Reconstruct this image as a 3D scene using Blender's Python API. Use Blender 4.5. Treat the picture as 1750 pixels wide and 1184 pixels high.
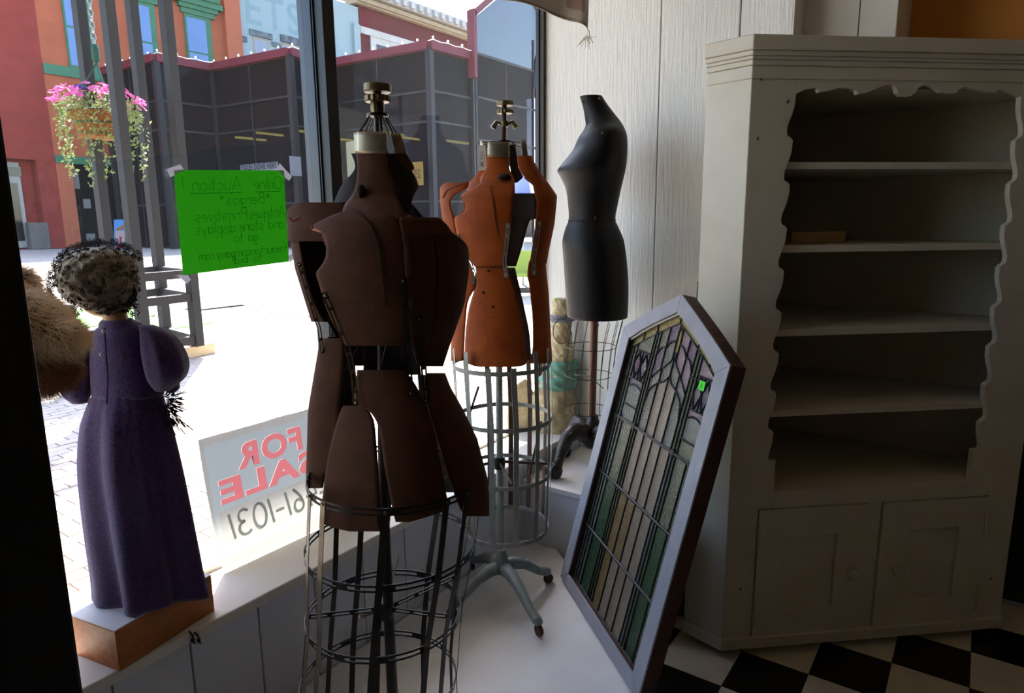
import bpy, bmesh, math, random
from mathutils import Vector, Matrix
random.seed(7)
R = math.radians
for o in list(bpy.data.objects): bpy.data.objects.remove(o)
SC = bpy.context.scene
COL = SC.collection

# ------------------------------------------------------------------ camera
EYE = Vector((0.0, 0.0, 1.55))
FPX, CX, CY = 1150.0, 875.0, 592.0
PITCH, ROLL, YAW = math.atan(217 / FPX), R(0.5), R(35)
FW = Vector((math.cos(YAW) * math.cos(PITCH), math.sin(YAW) * math.cos(PITCH), -math.sin(PITCH)))
_rt = Vector((math.sin(YAW), -math.cos(YAW), 0)); _up = _rt.cross(FW)
RT = _rt * math.cos(ROLL) - _up * math.sin(ROLL)
UP = _up * math.cos(ROLL) + _rt * math.sin(ROLL)
cam = bpy.data.cameras.new('camera'); cam.sensor_width = 36; cam.lens = FPX / 1750 * 36
cam.clip_start = 0.02; cam.clip_end = 500
camo = bpy.data.objects.new('camera', cam); COL.objects.link(camo)
camo.matrix_world = Matrix(((RT.x, UP.x, -FW.x, EYE.x), (RT.y, UP.y, -FW.y, EYE.y), (RT.z, UP.z, -FW.z, EYE.z), (0, 0, 0, 1)))
SC.camera = camo

# ------------------------------------------------------------------ sky, sun, exposure
SUN_DIR = Vector((0.40, 0.516, 0.757)).normalized()
W = bpy.data.worlds.new('sky'); SC.world = W; W.use_nodes = True
wn = W.node_tree; wn.nodes.clear()
sky = wn.nodes.new('ShaderNodeTexSky'); sky.sky_type = 'NISHITA'; sky.sun_disc = False
sky.sun_elevation = math.asin(SUN_DIR.z); sky.sun_rotation = math.atan2(SUN_DIR.x, SUN_DIR.y)
sky.air_density = 1.0; sky.dust_density = 1.0; sky.ozone_density = 1.0
bg = wn.nodes.new('ShaderNodeBackground'); bg.inputs[1].default_value = 0.32
wo = wn.nodes.new('ShaderNodeOutputWorld')
wn.links.new(sky.outputs[0], bg.inputs[0]); wn.links.new(bg.outputs[0], wo.inputs[0])
sl = bpy.data.lights.new('sun', 'SUN'); sl.energy = 9.0; sl.angle = R(0.53); sl.color = (1.0, 0.96, 0.9)
so = bpy.data.objects.new('sun', sl); COL.objects.link(so)
so.rotation_euler = SUN_DIR.to_track_quat('Z', 'Y').to_euler(); so.location = SUN_DIR * 60
SC.view_settings.view_transform = 'Standard'; SC.view_settings.look = 'None'
SC.view_settings.gamma = 1; SC.view_settings.use_curve_mapping = False
SC.view_settings.exposure = 1.72

# ------------------------------------------------------------------ measuring helpers (a point of the place from a sight line and a known plane)
E1 = Vector((math.sin(YAW), -math.cos(YAW), 0)); E2 = Vector((math.cos(YAW), math.sin(YAW), 0))
def ray(x, y): return FW + RT * ((x - CX) / FPX) - UP * ((y - CY) / FPX)
def at_z(x, y, z): d = ray(x, y); return EYE + d * ((z - EYE.z) / d.z)
def at_y(x, y, Y): d = ray(x, y); return EYE + d * ((Y - EYE.y) / d.y)
def at_x(x, y, X): d = ray(x, y); return EYE + d * ((X - EYE.x) / d.x)
def at_d(x, y, dist): d = ray(x, y); return EYE + d * (dist / d.dot(E2))

# ------------------------------------------------------------------ materials
def lin(c):
    c = c / 255.0
    return c / 12.92 if c <= 0.04045 else ((c + 0.055) / 1.055) ** 2.4
def rgb(c): return (lin(c[0]), lin(c[1]), lin(c[2]), 1)
MATS = {}
def mat(name, c, rough=0.6, c2=None, scale=8.0, stretch=(1, 1, 1), bump=0.0, bscale=None, metal=0.0, spec=0.4, detail=4, sharp=0.5, trans=0.0, sheen=0.0, coat=0.0):
    if name in MATS: return MATS[name]
    m = bpy.data.materials.new(name); m.use_nodes = True; nt = m.node_tree; N = nt.nodes; L = nt.links
    b = N['Principled BSDF']; b.inputs['Roughness'].default_value = rough; b.inputs['Metallic'].default_value = metal
    b.inputs['Specular IOR Level'].default_value = spec; b.inputs['Base Color'].default_value = rgb(c)
    if sheen: b.inputs['Sheen Weight'].default_value = sheen
    if coat: b.inputs['Coat Weight'].default_value = coat
    tc = N.new('ShaderNodeTexCoord'); mp = N.new('ShaderNodeMapping'); mp.inputs['Scale'].default_value = stretch
    L.new(tc.outputs['Object'], mp.inputs[0])
    if c2 is not None:
        nz = N.new('ShaderNodeTexNoise'); nz.inputs['Scale'].default_value = scale; nz.inputs['Detail'].default_value = detail
        L.new(mp.outputs[0], nz.inputs[0])
        cr = N.new('ShaderNodeValToRGB'); w = 0.5 * (1 - sharp)
        cr.color_ramp.elements[0].position = max(0, 0.5 - w); cr.color_ramp.elements[1].position = min(1, 0.5 + w)
        cr.color_ramp.elements[0].color = rgb(c2); cr.color_ramp.elements[1].color = rgb(c)
        L.new(nz.outputs[0], cr.inputs[0]); L.new(cr.outputs[0], b.inputs['Base Color'])
    if bump:
        n2 = N.new('ShaderNodeTexNoise'); n2.inputs['Scale'].default_value = bscale or scale; n2.inputs['Detail'].default_value = detail
        L.new(mp.outputs[0], n2.inputs[0])
        bp = N.new('ShaderNodeBump'); bp.inputs['Strength'].default_value = bump; bp.inputs['Distance'].default_value = 0.01
        L.new(n2.outputs[0], bp.inputs['Height']); L.new(bp.outputs[0], b.inputs['Normal'])
    if trans:
        tr = N.new('ShaderNodeBsdfTranslucent'); ms = N.new('ShaderNodeMixShader'); ms.inputs[0].default_value = trans
        tr.inputs[0].default_value = rgb(c)
        if c2 is not None: L.new(cr.outputs[0], tr.inputs[0])
        L.new(b.outputs[0], ms.inputs[1]); L.new(tr.outputs[0], ms.inputs[2]); L.new(ms.outputs[0], N['Material Output'].inputs[0])
    MATS[name] = m
    return m
def glass_mat(name, tint=(1, 1, 1), rough=0.0, fres=1.5, gain=1.0, graze=0.9, veil=0.0, reflect_lift=0.0):
    m = bpy.data.materials.new(name); m.use_nodes = True; nt = m.node_tree; N = nt.nodes; L = nt.links; N.remove(N['Principled BSDF'])
    t = N.new('ShaderNodeBsdfTransparent'); t.inputs[0].default_value = (*tint, 1)
    g = N.new('ShaderNodeBsdfGlossy'); g.inputs['Roughness'].default_value = rough
    lw = N.new('ShaderNodeLayerWeight'); lw.inputs[0].default_value = 0.5
    pw = N.new('ShaderNodeMath'); pw.operation = 'POWER'; pw.inputs[1].default_value = 5.0; L.new(lw.outputs['Facing'], pw.inputs[0])
    k = N.new('ShaderNodeMath'); k.operation = 'MULTIPLY_ADD'; k.inputs[1].default_value = graze; k.inputs[2].default_value = 0.04 * gain; L.new(pw.outputs[0], k.inputs[0])
    x = N.new('ShaderNodeMixShader'); L.new(k.outputs[0], x.inputs[0]); L.new(t.outputs[0], x.inputs[1]); L.new(g.outputs[0], x.inputs[2])
    if reflect_lift:  # flat grey mixed in for the lightness of reflections
        df_ = N.new('ShaderNodeBsdfDiffuse'); df_.inputs[0].default_value = (0.30, 0.29, 0.36, 1); fm = N.new('ShaderNodeMixShader'); fm.inputs[0].default_value = reflect_lift
        L.new(x.outputs[0], fm.inputs[1]); L.new(df_.outputs[0], fm.inputs[2]); x = fm
    if veil:  # translucent mix that lays a bright haze over the glass
        tl = N.new('ShaderNodeBsdfTranslucent'); dm = N.new('ShaderNodeMixShader'); dm.inputs[0].default_value = veil
        L.new(x.outputs[0], dm.inputs[1]); L.new(tl.outputs[0], dm.inputs[2]); x = dm
    L.new(x.outputs[0], N['Material Output'].inputs[0]); MATS[name] = m
    return m
def emit_mat(name, c, s):
    m = bpy.data.materials.new(name); m.use_nodes = True; N = m.node_tree.nodes; b = N['Principled BSDF']
    b.inputs['Base Color'].default_value = rgb(c); b.inputs['Emission Color'].default_value = rgb(c); b.inputs['Emission Strength'].default_value = s
    MATS[name] = m; return m
def brick_mat(name, c1, c2, mortar, sc, bw=0.5, rh=0.25, ms=0.02, axes='XZ', rough=0.85):
    m = bpy.data.materials.new(name); m.use_nodes = True; nt = m.node_tree; N = nt.nodes; L = nt.links; b = N['Principled BSDF']
    b.inputs['Roughness'].default_value = rough; b.inputs['Specular IOR Level'].default_value = 0.2
    tc = N.new('ShaderNodeTexCoord'); sx = N.new('ShaderNodeSeparateXYZ'); cb = N.new('ShaderNodeCombineXYZ')
    L.new(tc.outputs['Object'], sx.inputs[0]); L.new(sx.outputs[axes[0]], cb.inputs[0]); L.new(sx.outputs[axes[1]], cb.inputs[1])
    br = N.new('ShaderNodeTexBrick'); br.inputs['Scale'].default_value = sc; br.inputs['Color1'].default_value = rgb(c1); br.inputs['Color2'].default_value = rgb(c2)
    br.inputs['Mortar'].default_value = rgb(mortar); br.inputs['Brick Width'].default_value = bw; br.inputs['Row Height'].default_value = rh; br.inputs['Mortar Size'].default_value = ms
    L.new(cb.outputs[0], br.inputs[0])
    nz = N.new('ShaderNodeTexNoise'); nz.inputs['Scale'].default_value = 0.6; nz.inputs['Detail'].default_value = 6; L.new(tc.outputs['Object'], nz.inputs[0])
    mx = N.new('ShaderNodeMix'); mx.data_type = 'RGBA'; mx.blend_type = 'OVERLAY'; mx.inputs[0].default_value = 0.3
    L.new(br.outputs[0], mx.inputs[6]); L.new(nz.outputs[0], mx.inputs[7]); L.new(mx.outputs[2], b.inputs['Base Color'])
    MATS[name] = m; return m

# ------------------------------------------------------------------ mesh helpers
class MB:
    def __init__(s): s.v = []; s.f = []
    def add(s, vs, fs):
        n = len(s.v); s.v += [Vector(p) for p in vs]; s.f += [tuple(i + n for i in q) for q in fs]; return s
    def box(s, a, b):
        x0, y0, z0 = a; x1, y1, z1 = b
        return s.add([(x0, y0, z0), (x1, y0, z0), (x1, y1, z0), (x0, y1, z0), (x0, y0, z1), (x1, y0, z1), (x1, y1, z1), (x0, y1, z1)],
                     [(0, 3, 2, 1), (4, 5, 6, 7), (0, 1, 5, 4), (1, 2, 6, 5), (2, 3, 7, 6), (3, 0, 4, 7)])
    def obox(s, o, u, v, w):      # box from corner o along three edge vectors
        o, u, v, w = Vector(o), Vector(u), Vector(v), Vector(w)
        P = [o, o + u, o + u + v, o + v]; P += [p + w for p in P]
        return s.add(P, [(0, 3, 2, 1), (4, 5, 6, 7), (0, 1, 5, 4), (1, 2, 6, 5), (2, 3, 7, 6), (3, 0, 4, 7)])
    def prism(s, poly, ex):       # polygon swept along ex
        ex = Vector(ex); n = len(poly); P = [Vector(p) for p in poly]
        return s.add(P + [p + ex for p in P], [tuple(reversed(range(n))), tuple(range(n, 2 * n))] + [(i, (i + 1) % n, n + (i + 1) % n, n + i) for i in range(n)])
    def tube(s, pts, r, n=8, close=False, cap=True):
        pts = [Vector(p) for p in pts]; m = len(pts)
        rs = r if isinstance(r, (list, tuple)) else [r] * m
        vs = []; up = None
        for i, p in enumerate(pts):
            a = pts[(i - 1) % m] if (close or i > 0) else p; b = pts[(i + 1) % m] if (close or i < m - 1) else p
            t = (b - a)
            if t.length < 1e-9: t = Vector((0, 0, 1))
            t.normalize()
            if up is None:
                up = Vector((0, 0, 1)) if abs(t.z) < 0.9 else Vector((1, 0, 0))
            x = up - t * up.dot(t)
            if x.length < 1e-6: x = t.orthogonal()
            x.normalize(); up = x; y = t.cross(x)
            for k in range(n):
                q = 2 * math.pi * k / n; vs.append(p + (x * math.cos(q) + y * math.sin(q)) * rs[i])
        fs = []
        for i in range(m if close else m - 1):
            j = (i + 1) % m
            for k in range(n): l = (k + 1) % n; fs.append((i * n + k, i * n + l, j * n + l, j * n + k))
        if cap and not close: fs += [tuple(reversed(range(n))), tuple(range((m - 1) * n, m * n))]
        return s.add(vs, fs)
    def lathe(s, prof, c=(0, 0, 0), n=24, ax=None):   # prof (r, h); axis z, or along ax
        c = Vector(c); z = Vector(ax).normalized() if ax else Vector((0, 0, 1)); x = z.orthogonal().normalized(); y = z.cross(x)
        vs = []; fs = []
        for r, h in prof:
            for k in range(n): q = 2 * math.pi * k / n; vs.append(c + z * h + (x * math.cos(q) + y * math.sin(q)) * max(r, 1e-4))
        for i in range(len(prof) - 1):
            for k in range(n): l = (k + 1) % n; fs.append((i * n + k, i * n + l, (i + 1) * n + l, (i + 1) * n + k))
        fs += [tuple(reversed(range(n))), tuple(range((len(prof) - 1) * n, len(prof) * n))]
        return s.add(vs, fs)
    def ball(s, c, r, n=10, m=6, sc=(1, 1, 1)):
        c = Vector(c); vs = []; fs = []
        for i in range(m + 1):
            t = math.pi * i / m
            for k in range(n):
                q = 2 * math.pi * k / n; st = max(math.sin(t), 1e-3)
                vs.append(c + Vector((st * math.cos(q) * sc[0], st * math.sin(q) * sc[1], math.cos(t) * sc[2])) * r)
        for i in range(m):
            for k in range(n): l = (k + 1) % n; fs.append((i * n + k, (i + 1) * n + k, (i + 1) * n + l, i * n + l))
        return s.add(vs, fs)
    def grid(s, P):               # rows of points
        n = len(P[0]); return s.add([p for r in P for p in r], [(i * n + j, i * n + j + 1, (i + 1) * n + j + 1, (i + 1) * n + j) for i in range(len(P) - 1) for j in range(n - 1)])
    def loft(s, P, cap=True):     # closed rings
        n = len(P[0]); m = len(P)
        fs = [(i * n + j, i * n + (j + 1) % n, (i + 1) * n + (j + 1) % n, (i + 1) * n + j) for i in range(m - 1) for j in range(n)]
        if cap: fs += [tuple(reversed(range(n))), tuple(range((m - 1) * n, m * n))]
        return s.add([p for r in P for p in r], fs)
    def build(s, name, m, parent=None, smooth=False, bevel=0, solid=0, off=-1, origin=None, subsurf=0, angle=40):
        o0 = Vector((0, 0, 0))
        if parent is not None:
            q = parent
            while q is not None: o0 += q.location; q = q.parent
        elif origin is not None: o0 = Vector(origin)
        else:
            lo = [min(v[i] for v in s.v) for i in range(3)]; hi = [max(v[i] for v in s.v) for i in range(3)]
            o0 = Vector(((lo[0] + hi[0]) / 2, (lo[1] + hi[1]) / 2, lo[2]))
        me = bpy.data.meshes.new(name); me.from_pydata([v - o0 for v in s.v], [], s.f); me.validate()
        bm = bmesh.new(); bm.from_mesh(me); bmesh.ops.recalc_face_normals(bm, faces=bm.faces); bm.to_mesh(me); bm.free()
        me.materials.append(m if not isinstance(m, str) else MATS[m])
        ob = bpy.data.objects.new(name, me); COL.objects.link(ob)
        if parent is not None: ob.parent = parent
        else: ob.location = o0
        if smooth:
            for p in me.polygons: p.use_smooth = True
            if smooth == 'auto': me.set_sharp_from_angle(angle=R(angle))
        if solid: md = ob.modifiers.new('thickness', 'SOLIDIFY'); md.thickness = solid; md.offset = off
        if subsurf: md = ob.modifiers.new('sub', 'SUBSURF'); md.levels = subsurf; md.render_levels = subsurf
        if bevel: md = ob.modifiers.new('bevel', 'BEVEL'); md.width = bevel; md.segments = 2; md.limit_method = 'ANGLE'; md.angle_limit = R(35)
        return ob
def tag(o, label=None, cat=None, group=None, kind=None):
    if label: o['label'] = label
    if cat: o['category'] = cat
    if group: o['group'] = group
    if kind: o['kind'] = kind
    return o
def thing(name, label, cat, loc, group=None):
    o = bpy.data.objects.new(name, None); COL.objects.link(o); o.location = loc; o.empty_display_size = 0.1
    return tag(o, label, cat, group)
def struct(o): o['kind'] = 'structure'; return o
def sroot(name, loc=(0, 0, 0)):
    o = bpy.data.objects.new(name, None); COL.objects.link(o); o.location = loc; return struct(o)
def box(name, a, b, m, parent=None, bevel=0): return MB().box(a, b).build(name, m, parent, bevel=bevel)
def interp(t, x):
    if x <= t[0][0]: return t[0][1:]
    for a, b in zip(t, t[1:]):
        if x <= b[0]:
            k = (x - a[0]) / (b[0] - a[0]); return tuple(p + (q - p) * k for p, q in zip(a[1:], b[1:]))
    return t[-1][1:]
def smooth_rows(rows, m):         # Catmull-Rom resample of a table by its first column
    out = []; n = len(rows)
    for i in range(m):
        t = i / (m - 1) * (n - 1); k = min(int(t), n - 2); u = t - k
        p = [rows[max(0, min(n - 1, k + j))] for j in (-1, 0, 1, 2)]
        out.append(tuple(0.5 * (2 * b + (c - a) * u + (2 * a - 5 * b + 4 * c - d) * u * u + (3 * b - a - 3 * c + d) * u ** 3) for a, b, c, d in zip(*p)))
    return out
def shell(rows, body, d0, br=0.85, n=14, m=22, wl=0, wr=0, back=False, dd=0.0):
    """curved sheet lying on an upright oval body: rows = (sight y, left x, right x); body = (y, centre x, half width)"""
    P = []
    for y, xl, xr in smooth_rows(rows, m):
        cx, a = interp(body, y); b = a * d0 / FPX * br
        f = lambda x: math.asin(max(-1, min(1, (x - cx) / a)))
        t0, t1 = f(xl) - R(wl), f(xr) + R(wr)
        r = []
        for j in range(n + 1):
            t = t0 + (t1 - t0) * j / n
            dep = d0 + dd + (b * math.cos(t) if back else -b * math.cos(t))
            r.append(at_d(cx + a * math.sin(t), y, dep))
        P.append(r)
    return MB().grid(P)
def blob(rows, d0, br=1.0, n=28, m=26, fold=None, tilt=0.0):
    """closed upright body: rows = (sight y, left x, right x[, depth ratio])"""
    rows = [tuple(r) + ((br,) if len(r) == 3 else ()) for r in rows]
    P = []; ra = smooth_rows(rows, m)
    for i, (y, xl, xr, b) in enumerate(ra):
        c = at_d((xl + xr) / 2, y, d0); a = (at_d(xr, y, d0) - at_d(xl, y, d0)).length / 2
        r = []
        for j in range(n):
            t = 2 * math.pi * j / n; k = fold(t, i / (m - 1)) if fold else 1
            r.append(c + E1 * (a * k * math.sin(t)) - E2 * (a * b * k * math.cos(t)))
        P.append(r)
    return MB().loft(P)
# ---- lettering
def text_mesh(s, size, bold=0.0):
    cu = bpy.data.curves.new('lettering', 'FONT'); cu.body = s; cu.size = size; cu.align_x = 'CENTER'; cu.offset = bold; cu.resolution_u = 3; cu.space_character = 1.12 if bold > 0.003 else 1.0
    o = bpy.data.objects.new('lettering', cu); COL.objects.link(o)
    dg = bpy.context.evaluated_depsgraph_get(); me = bpy.data.meshes.new_from_object(o.evaluated_get(dg))
    vs = [v.co.copy() for v in me.vertices]; fs = [tuple(p.vertices) for p in me.polygons]
    bpy.data.objects.remove(o); bpy.data.meshes.remove(me); bpy.data.curves.remove(cu)
    return vs, fs
def text_on(s, size, org, ux, uz, m, parent, bold=0.0, name='lettering', sx=1.0):
    vs, fs = text_mesh(s, size, bold); org, ux, uz = Vector(org), Vector(ux), Vector(uz)
    return MB().add([org + ux * (v.x * sx) + uz * v.y for v in vs], fs).build(name, m, parent)
# ================================================================== the setting
ZP, ZS, ZL = 0.25, 0.594, 0.51          # display floor, window sill, side ledge
YF, YG, XL, XW = 1.469, 1.69, 2.149, 2.66
mat('white_paint', (226, 222, 214), 0.5, (214, 209, 200), 6, (1, 1, 1), 0.08, 40)
mat('panel_paint', (230, 228, 222), 0.5, (224, 221, 214), 5, (12, 12, 0.8), 0.28, 9, detail=6)
mat('skylit_white', (212, 217, 226), 0.55, (200, 206, 216), 4, (1, 1, 1), 0.1, 60)  # white paint tinted blue to carry skylight on the low boards
mat('skylit_platform', (220, 224, 230), 0.6, (202, 204, 209), 7, (1, 1, 1), 0.15, 50, sharp=0.2)  # display floor colour cooled for the blue light of the sky
mat('orange_paint', (206, 138, 58), 0.7, (194, 126, 50), 3)
mat('dark_room', (192, 181, 160), 0.9, (180, 168, 148), 2)
mat('black_metal', (22, 21, 21), 0.45, (12, 12, 13), 20, metal=0.2)
mat('frame_metal', (58, 60, 66), 0.35, (44, 46, 52), 30, (1, 1, 0.05), metal=0.6)
mat('bronze_metal', (66, 54, 44), 0.4, (48, 40, 34), 20, metal=0.5)
mat('black_post', (9, 8, 9), 0.6, (6, 6, 6), 10)
mat('black_tile', (17, 16, 15), 0.28, (11, 11, 10), 14, bump=0.05, spec=0.35)
mat('white_tile', (222, 214, 194), 0.32, (206, 198, 178), 9, bump=0.05, spec=0.35)
mat('grout', (40, 36, 30), 0.9)
mat('unlit_black', (16, 13, 11), 0.7, (10, 9, 8), 6)
mat('stucco', (150, 140, 128), 0.9, (130, 122, 112), 4)
mat('shade_canopy', (226, 222, 214), 0.8, (214, 210, 202), 4)
glass_mat('window_glass', (0.97, 0.98, 0.98), 0.0, 1.45, 0.9, 0.9, 0.005)

# floor of black and white tiles
T = 0.2286; gx, gy = 2.2785, 0.358
fl = struct(box('floor', (-4, -4.2, -0.06), (3.25, YF, -0.012), 'grout'))
fl0 = fl.location
tiles = {}
for ci, mname in ((0, 'black_tile'), (1, 'white_tile')):
    h = T / 2 - 0.0009; me = MB().box((-h, -h, -0.013), (h, h, 0)).build('tile', mname, origin=(0, 0, 0), bevel=0.0012); tiles[ci] = me
first = {0: True, 1: True}
for i in range(-5, 4):
    for j in range(-5, 3):
        x, y = gx + (i + 0.5) * T, gy + (j + 0.5) * T; c = (i + 1 + j) % 2
        if first[c]: o = tiles[c]; first[c] = False
        else: o = tiles[c].copy(); COL.objects.link(o)
        o.parent = fl; o.location = Vector((x, y, 0)) - fl0
far_tiles = MB(); far_w = MB()
for i in range(-27, 4):
    for j in range(-20, 5):
        if -5 <= i < 4 and -5 <= j < 3: continue
        x, y = gx + (i + 0.5) * T, gy + (j + 0.5) * T
        if y > 1.3 or x < -4 or x > 3.2: continue
        (far_tiles if (i + 1 + j) % 2 == 0 else far_w).box((x - T / 2 + .001, y - T / 2 + .001, -0.013), (x + T / 2 - .001, y + T / 2 - .001, 0))
tag(far_tiles.build('black_tiles', 'black_tile', fl), kind='stuff'); tag(far_w.build('white_tiles', 'white_tile', fl), kind='stuff')

# raised display floor in the window bay, its front cut off slantwise
wdir = Vector((-0.65401162, -0.7564845, 0)); ndir = Vector((0.7564845, -0.65401162, 0))
P1 = at_z(957, 990, ZP)
pe = P1 + ndir * 0.062
pa = pe - wdir * ((XL - pe.x) / 0.654); pb = pe + wdir * 1.1
poly = [(XL, YF, 0), (-0.7, YF, 0), (-0.7, 0.9, 0), (0.36, 0.9, 0), (0.62, 0.5, 0), (pb.x, pb.y, 0), (pe.x, pe.y, 0), (pa.x, pa.y, 0)]
struct(MB().prism([(x, y, 0.0) for x, y, _ in poly], (0, 0, ZP)).build('display_platform', 'skylit_platform', bevel=0.003))

# knee wall of boards under the window sill
kw = sroot('wall_sill', (1, YF, 0))
xs = [at_y(190, 1157, YF).x, at_y(324, 1087, YF).x, at_y(440, 1025, YF).x]
st = (xs[2] - xs[0]) / 2; xs = [xs[0] - st * 3, xs[0] - st * 2, xs[0] - st] + xs
while xs[-1] + st < XL + 0.3: xs.append(xs[-1] + st)
for a, b in zip(xs, xs[1:]): box('board', (a + 0.0022, YF, ZP), (min(b, XW) - 0.0022, YF + 0.018, ZS - 0.028), 'skylit_white', kw, bevel=0.0025)
box('backing', (-0.7, YF + 0.012, 0), (XW, YF + 0.24, ZS - 0.03), 'skylit_white', kw)
struct(box('trim_1', (-0.7, YF - 0.012, ZS - 0.028), (XW, 1.735, ZS), 'white_paint', bevel=0.004))      # the sill

# ledge along the side wall
lg = sroot('ledge_side', (2.4, 1.2, 0))
box('ledge_top', (XL - 0.006, 0.86, ZL - 0.024), (XW, YF - 0.013, ZL), 'white_paint', lg, bevel=0.003)
box('ledge_front', (XL, 0.87, 0), (XL + 0.02, YF, ZL - 0.024), 'skylit_white', lg)
box('ledge_end', (XL + 0.02, 0.87, 0), (XW, 0.885, ZL - 0.024), 'skylit_white', lg)

# side wall of grooved boards
wr = sroot('wall_right', (XW, 1.2, ZL))
seam = [0.826, 1.135, 1.675]
for a, b in zip(seam, seam[1:]): box('board', (XW, a + 0.0022, 0), (XW + 0.03, b - 0.0022, 3.45), 'panel_paint', wr, bevel=0.002)
box('board', (XW, 0.642, 2.13), (XW + 0.03, 0.822, 3.45), 'panel_paint', wr, bevel=0.002)
box('backing', (XW + 0.012, 0.85, 0), (XW + 0.11, 1.70, 3.45), 'white_paint', wr)
box('return', (XW, 0.636, 2.13), (XW + 0.17, 0.642, 3.45), 'white_paint', wr)
wr2 = sroot('wall_recess', (XW + 0.16, 0.5, 2.13))
for a, b in ((0.33, 0.452), (0.452, 0.64)): box('board', (XW + 0.155, a + 0.002, 2.13), (XW + 0.175, b - 0.002, 3.45), 'white_paint', wr2, bevel=0.002)
box('backing', (XW + 0.17, 0.33, 2.13), (3.2, 0.82, 3.45), 'white_paint', wr2)
struct(box('wall_corner', (XW, 0.822, 0), (3.3, 0.85, 2.2), 'white_paint'))
struct(box('wall_far', (3.2, -4.2, 2.12), (3.3, 0.85, 3.45), 'orange_paint'))
struct(box('wall_far_lower', (3.2, -0.1, 0), (3.3, 0.85, 2.12), 'white_paint'))
struct(box('dark_opening', (3.22, -4.2, 0), (3.3, -0.1, 2.12), 'unlit_black'))  # black panel standing in for the unlit space beyond
struct(box('wall_back', (-4.1, -4.2, 0), (-4, 1.8, 3.45), 'dark_room'))
struct(box('wall_left', (-4, -4.3, 0), (3.3, -4.2, 3.45), 'dark_room'))
struct(box('ceiling', (-4.1, -4.3, 3.45), (3.3, 1.8, 3.55), 'dark_room'))
struct(box('wall_front', (-4.1, 1.72, 0), (-0.7, 1.86, 3.45), 'dark_room'))
ft = sroot('wall_facade', (1, 1.8, 0))
box('header', (-0.7, 1.735, 3.2), (XW, 1.86, 3.45), 'stucco', ft); box('base_course', (-0.7, 1.735, 0), (XW + 0.02, 1.84, ZS - 0.005), 'stucco', ft)
box('upper_facade', (-6, 1.8, 3.55), (9, 2.0, 7.5), 'stucco', ft); box('neighbour_front', (XW + 0.11, 1.70, 0), (9, 1.735, 3.6), 'stucco', ft)
struct(box('shade_canopy', (-6, 1.86, 3.62), (9, 3.63, 3.74), 'shade_canopy'))  # unseen overhang added so direct sun reaches only the sill

# shop window
wi = sroot('window_1', (1, YG, ZS))
box('mullion', (1.375, 1.66, ZS), (1.43, 1.72, 3.2), 'frame_metal', wi, 0.002)
for k in range(3): box('glazing_bead', (1.378 + k * 0.016, 1.655 - k * 0.004, ZS), (1.384 + k * 0.016, 1.662, 3.2), 'frame_metal', wi)
box('post', (1.383, 1.617, ZS), (1.425, 1.662, 3.2), 'black_metal', wi, 0.002)
box('jamb', (2.643, 1.668, ZS), (2.66, 1.71, 3.2), 'bronze_metal', wi, 0.001); box('jamb', (2.636, 1.69, ZS), (2.644, 1.70, 3.2), 'frame_metal', wi)
box('jamb', (-0.7, 1.66, ZS), (-0.64, 1.72, 3.2), 'frame_metal', wi)
box('bottom_rail', (-0.64, 1.68, ZS), (1.375, 1.712, ZS + 0.014), 'white_paint', wi); box('bottom_rail', (1.43, 1.68, ZS), (2.643, 1.712, ZS + 0.014), 'white_paint', wi)
box('top_rail', (-0.7, 1.66, 3.2), (XW, 1.72, 3.26), 'frame_metal', wi)
box('pane', (-0.64, 1.694, ZS + 0.014), (1.375, 1.699, 3.2), 'window_glass', wi); box('pane', (1.43, 1.694, ZS + 0.014), (2.64, 1.699, 3.2), 'window_glass', wi)
# black post close by on the left
struct(box('trim_2', (-0.10, 0.708, 0), (0.247, 0.86, 3.45), 'black_post', bevel=0.004))
# ================================================================== street
brick_mat('paver_far', (186, 172, 160), (176, 160, 146), (140, 128, 118), 1.0, 0.2, 0.1, 0.006, 'XY', 0.9)
mat('paver', (190, 176, 164), 0.9, (172, 156, 144), 14, bump=0.2, bscale=60)
street = struct(MB().box((-40, 1.84, -0.3), (110, 120, -0.03)).build('street_ground', 'paver_far', origin=(0, 0, 0)))
pm = MB().box((-0.0955, -0.0455, -0.06), (0.0955, 0.0455, 0)).build('paver', 'paver', origin=(0, 0, 0)); used = False
stuff = MB(); cand = []
for j in range(0, 95):
    y = 1.90 + j * 0.1
    for i in range(-4, 36):
        x = i * 0.2 + (0.1 if j % 2 else 0)
        d = ray(0, 0); p = Vector((x, y, 0)) - EYE; dep = p.dot(FW)
        px = CX + FPX * p.dot(RT) / dep; py = CY - FPX * p.dot(UP) / dep
        if -40 < px < 960 and py < 1100: cand.append((dep, x, y))
cand.sort()
for k, (dep, x, y) in enumerate(cand):
    if k < 300:
        o = pm if not used else pm.copy()
        if used: COL.objects.link(o)
        used = True; o.parent = street; o.location = (x, y, random.uniform(-0.002, 0.001))
    else: stuff.box((x - 0.0955, y - 0.0455, -0.03), (x + 0.0955, y + 0.0455, random.uniform(-0.002, 0.001)))
mat('joint_sand', (46, 40, 35), 0.95, (36, 31, 27), 30)
box('joint_bed', (-1.0, 1.85, -0.029), (7.2, 11.4, -0.014), 'joint_sand', street)
tag(stuff.build('paver_field', 'paver', street), kind='stuff')
mat('grass', (120, 170, 80), 0.9, (96, 150, 66), 30, bump=0.4)
g = at_z(120, 545, 0); tag(MB().lathe([(1.25, -0.005), (1.25, 0.012), (1.15, 0.016)], g, 32).build('turf_mat', 'grass'), 'round patch of green turf on the pavers left of the doll', 'turf')
g = at_z(300, 553, 0); tag(MB().lathe([(0.55, -0.005), (0.55, 0.012), (0.5, 0.016)], g, 32).build('turf_mat', 'grass'), 'small patch of green turf behind the basket tower', 'turf')
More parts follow.
